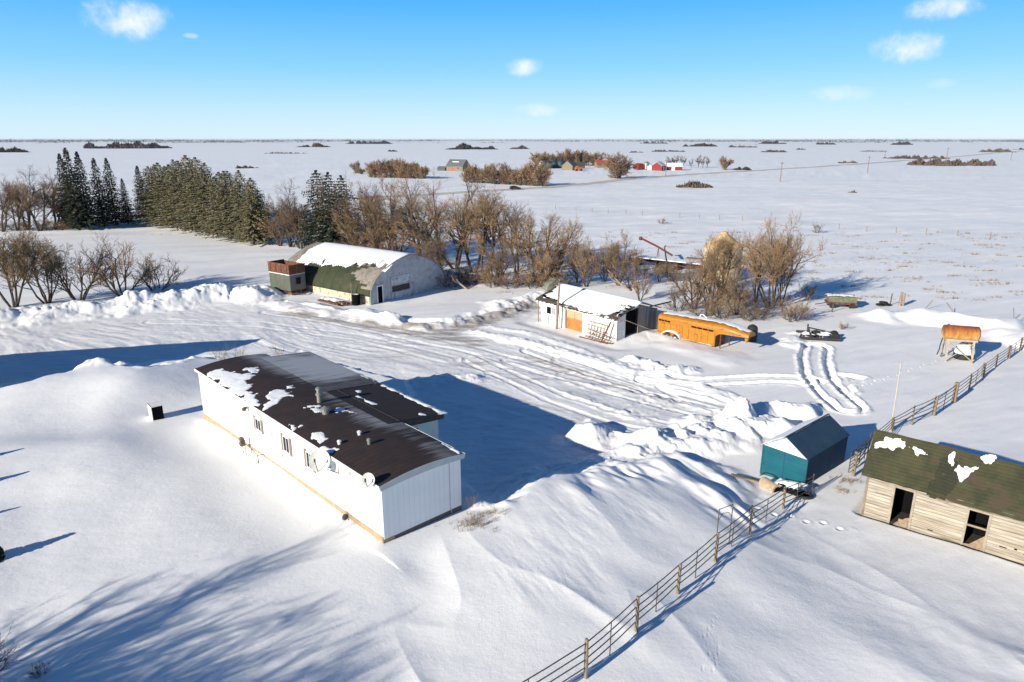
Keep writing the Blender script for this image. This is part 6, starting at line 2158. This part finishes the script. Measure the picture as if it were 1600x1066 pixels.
gable('cream_hut', 'tiny cream hut left of the far red barn', 'hut', 1018, 265, 4, 4, 2.0, 3.2, 40, mat('cream_hut_wall', (.62, .55, .42), (.55, .5, .38)), whiter)
for px, py, r, h, mm, lab, gp in ((851, 263.5, 2.6, 4.2, tealm, None, 1), (858, 263.5, 2.6, 4.2, tealm, None, 1), (866, 263, 2.7, 4.4, tealm, None, 1), (876, 263, 2.7, 4.8, tealm, None, 1),
                                  (845, 263, 2.0, 4.0, M_GALV, 'pale grain bin left of the dark teal bins', 0), (1010, 264, 2.0, 4.2, M_GALV, 'grey grain bin among the far red sheds', 0)):
    b = at(px, py)
    t = thing('grain_bin', lab or 'dark teal grain bin in the row by the far farmhouse', 'grain bin', (b.x, b.y, b.z - .1), 0, 'teal grain bins' if gp else None)
    m = MB(); m.lathe([(r, 0), (r, h)], n=24); m.build('wall', mm, t)
    m = MB(); m.lathe([(r + .1, h - .02), (.4, h + r * .5), (.3, h + r * .5 + .3)], n=24); m.build('roof', mm, t)
b = at(999, 265)
t = thing('red_round_shed', 'red round-fronted shed left of the far grey bin', 'shed', (b.x, b.y, b.z), 20)
m = MB(); m.prism([(2.6 * math.cos(a), 1.5 + 2.6 * math.sin(a)) for a in np.linspace(0, math.pi, 16)] + [(-2.6, 0), (2.6, 0)], 'Y', -3, 3); m.build('wall', redw, t)
m = MB(); m.box(-.9, .9, -3.06, -3.01, .1, 2.3); m.build('door', dgrey, t)
b = at(904, 267.5)
t = thing('orange_combine', 'small orange farm machine parked before the far farmhouse', 'machine', (b.x, b.y, b.z), 10)
om = mat('orange_machine', (.50, .11, .02), (.42, .09, .02))
m = MB(); m.box(-2.4, 2.4, -1.2, 1.2, .8, 2.4); m.box(-1.8, -.4, -1, 1, 2.41, 3.3); m.build('body', om, t, bevel=.1)
for x in (-1.5, 1.5):
    for y in (-1.25, 1.25):
        m = MB(); m.lathe([(.2, -.2), (.7, -.2), (.75, 0), (.7, .2), (.2, .2)], (x, y, .75), axis='Y', n=14); m.build('wheel', M_BLACK, t)
b = at(884, 266)
t = thing('red_implement', 'small red implement left of the orange farm machine', 'implement', (b.x, b.y, b.z), 0)
m = MB(); m.box(-2.6, -.3, -.8, .8, .4, 1.3); m.tube([(-3.2, 0, .6), (.6, 0, .5)], .2, 6); m.build('frame', om, t)
m = MB(); m.lathe([(.2, -.15), (.5, -.15), (.5, .15), (.2, .15)], (-1.4, -.9, .5), axis='Y', n=14); m.build('wheel', M_BLACK, t)

# shelterbelts of the far farm
FB = 'brown bare tree in the shelterbelt left of the tan barn'
for i in range(12):
    px = 580 + i * 7.6
    plant_px('far%d' % (i % 3), px, 277 + i * .25, 248 + 22 * abs(i / 11 - .42) ** 2 + _tr.uniform(-1.5, 3.5), 8.5, FB, 'shelterbelt left of the barn', wide=.95)
for i in range(19):
    px = 728 + i * 6.7
    plant_px('far%d' % (i % 3), px, 285 + i * .35, 257 + _tr.uniform(-3, 6) - (4 if i > 13 else 0) + (6 if i in (0, 11, 12) else 0), 8.5, 'brown bare tree in the long shelterbelt right of the tan barn', 'shelterbelt right of the barn', wide=.85)
for i in range(13):
    px = 838 + i * 8
    plant_px('far%d' % (i % 3), px, 259 + _tr.uniform(-1, 1), 238 - (4 if 4 < i < 10 else 0) + _tr.uniform(-2, 3), 8.5, 'brown bare tree in the grove behind the far farmhouse', 'grove behind the far farmhouse', wide=1.0)
plant_px('far0', 963, 279, 240, 8.5, 'large round bare tree at the far farm beside the road', wide=1.25)
plant_px('far1', 968, 278, 246, 8.5, 'bare tree overlapping the large round far tree', wide=1.2)
plant_px('bush1', 988, 281, 273, 3.0, 'small brown bush right of the large round far tree', cat='shrub', wide=1.6)
plant_px('far1', 556, 271, 250, 8.5, 'pale bare tree at the left end of the far shelterbelts', wide=.8)
plant_px('far2', 565, 272, 262, 8.5, 'low brown brush left of the far shelterbelts', cat='shrub', wide=2.0)
plant_px('far1', 1133, 265, 243, 8.5, 'round brown tree left of the utility pole beside the road', wide=1.1)
for px, py, pt in ((1045, 259, 244), (1056, 259, 242), (1066, 259, 243)):
    plant_px('farD', px, py, pt, 9.5, 'dark tree behind the far red sheds', 'dark trees behind the red sheds', wide=1.2)
for px, py, pt in ((1080, 262, 247), (1091, 262, 241), (1098, 262, 243), (1105, 262, 244)):
    plant_px('farD', px, py, pt, 9.5, 'thin bare tree in the row right of the far red sheds', 'thin trees right of the red sheds', wide=.7)


# dark bluffs and brush lines scattered over the plain: each one mass of twigs
M_BLUFF = twig_material('bluff_twigs', (.145, .115, .095), (.095, .078, .07))
M_BLUFFD = twig_material('bluff_dark', (.060, .054, .050), (.045, .043, .043))


def bluff_mesh(m, c, W_, D_, H_, n, rng):
    """ragged mass of twigs: several overlapping clumps along the bluff"""
    H_ *= .85
    nc = max(4, int(W_ / (H_ * .42)))
    cl = [(rng.uniform(-1, 1), rng.uniform(-1, 1), rng.uniform(.2, 1.0), rng.uniform(.35, 1.1)) for _ in range(nc)]
    for _ in range(n):
        u0, v0, hh, rw = rng.choice(cl)
        if abs(u0) > .8: hh *= .6
        du = max(-1.6, min(1.6, rng.gauss(0, .55)))
        x = c.x + u0 * W_ / 2 * .92 + du * H_ * rw; y = c.y + v0 * D_ / 2 + rng.gauss(0, .4) * H_ * rw
        h = H_ * hh * max(.12, 1 - (du / 1.5) ** 2) * (rng.uniform(.35, 1.05) if rng.random() < .93 else rng.uniform(1.0, 1.35))
        w = H_ * rng.uniform(.05, .15)
        a = rng.uniform(0, 3.14); dx, dy = math.cos(a) * w, math.sin(a) * w
        z0 = c.z - .1
        m.add([(x - dx * .5, y - dy * .5, z0 + h * rng.uniform(0, .3)), (x + dx * .5, y + dy * .5, z0 + h * rng.uniform(0, .3)), (x + dx * rng.uniform(.2, 1.1), y + dy, z0 + h * .8), (x, y, z0 + h), (x - dx * rng.uniform(.2, 1.1), y - dy, z0 + h * .75)], [(0, 1, 2, 3, 4)])


BL = [(20, 238, 44, 9, 1, 'small dark bluff at the far left edge'), (200, 232, 112, 11, 0, 'long brown bluff above the narrow spruces'), (385, 263, 36, 5, 0, 'low brush patch above the spruce block'),
      (488, 230, 44, 7, 0, 'brown bluff above the snow-flecked spruces'), (445, 240, 64, 3, 0, 'thin brush line in the field above the spruce block'), (575, 225, 68, 6, 1, 'dark bluff on the plain above the left shelterbelt'),
      (613, 237, 10, 6, 0, 'tiny bush on the plain above the left shelterbelt'), (738, 233.5, 62, 11, 1, 'thick dark bluff above the tan barn'), (808, 233, 22, 8, 0, 'small bluff right of the thick dark bluff'),
      (1021, 224.5, 40, 4, 1, 'dark bluff on the skyline above the red sheds'), (995, 238.5, 26, 3, 0, 'short brush line above the far farm'), (1042, 237, 52, 4, 1, 'brush line above the red barn'), (1090, 229, 50, 7, 1, 'broad dark bluff above the thin tree row'),
      (1206, 225, 34, 6, 1, 'dark bluff right of centre on the skyline'), (1209, 238, 34, 5, 0, 'brush line above the nearest utility pole'), (1160, 230.5, 40, 4, 0, 'thin brush line over the far road'),
      (1289, 226, 30, 4, 1, 'flat dark bluff on the right skyline'), (1408, 226.5, 24, 6, 1, 'dense dark bluff on the right skyline'), (1365, 237, 38, 3, 0, 'low brush line above the second utility pole'),
      (1432, 248, 96, 6, 0, 'long low brush strip left of the big right bluff'), (1493, 258.5, 122, 13, 0, 'big brown bluff on the right beside a utility pole'), (1325, 255, 24, 5, 0, 'small brush patch beside the second utility pole'),
      (1558, 238, 36, 7, 0, 'brown bluff at the end of the far road'), (1160, 265.5, 20, 6, 1, 'dark green low clump beside the far road'), (1330, 301, 12, 5, 0, 'dry tuft alone in the right-hand field'), (1080, 293, 42, 11, 0, 'low brown brush patch below the far road'), (1595, 234, 14, 4, 1, 'dark bluff at the right edge'),
      (1250, 234, 12, 3, 1, 'tiny dark bluff on the right plain'), (1145, 230, 10, 4, 1, 'tiny bluff above the round brown tree')]
for i, (px, py, w, h, dk, lab) in enumerate(BL):
    rng = random.Random(900 + i)
    b = at(px, py)
    k = b.y / (FPX * .96)
    m = MB(); bluff_mesh(m, b, w * k, w * k * .35 + h * k, h * k, int(240 + w * h * 6), rng)
    o = m.build('tree_bluff', M_BLUFFD if dk else M_BLUFF, None, fix=False)
    tag(o, lab, 'bluff', kind='stuff')
# continuous thin tree line on the horizon
rng = random.Random(31)
m = MB()
for _ in range(420):
    px = rng.uniform(-500, 2100); py = 218.5 + abs(rng.gauss(0, 1)) * 1.8 + 1.0
    b = G(px, py); b.z = hz(b.x, b.y); k = b.y / (FPX * .96)
    w = rng.choice((20, 40, 80, 120)) * rng.uniform(.6, 1.3); h = rng.uniform(2.0, 4.0)
    bluff_mesh(m, b, w * k, w * k * .2, h * k, int(20 + w * 1.4), rng)
o = m.build('distant_tree_line', M_BLUFFD, None, fix=False)
tag(o, 'thin dark line of tree bluffs along the whole horizon', 'tree line', kind='stuff')


# ------------------------------------------------------------------ winter haze over the plain
m = MB(); m.box(-46000, 46000, -46000, 46000, -8, 26)
hm = bpy.data.materials.new('haze_air'); hm.use_nodes = True
nt = hm.node_tree; nt.nodes.clear()
ho = nt.nodes.new('ShaderNodeOutputMaterial'); hv = nt.nodes.new('ShaderNodeVolumePrincipled')
hv.inputs['Color'].default_value = (.80, .86, .97, 1); hv.inputs['Density'].default_value = 3.5e-5; hv.inputs['Anisotropy'].default_value = 0
nt.links.new(hv.outputs[0], ho.inputs['Volume'])
o = m.build('haze', hm)
tag(o, 'thin pale winter haze lying over the whole plain', 'haze', kind='stuff')
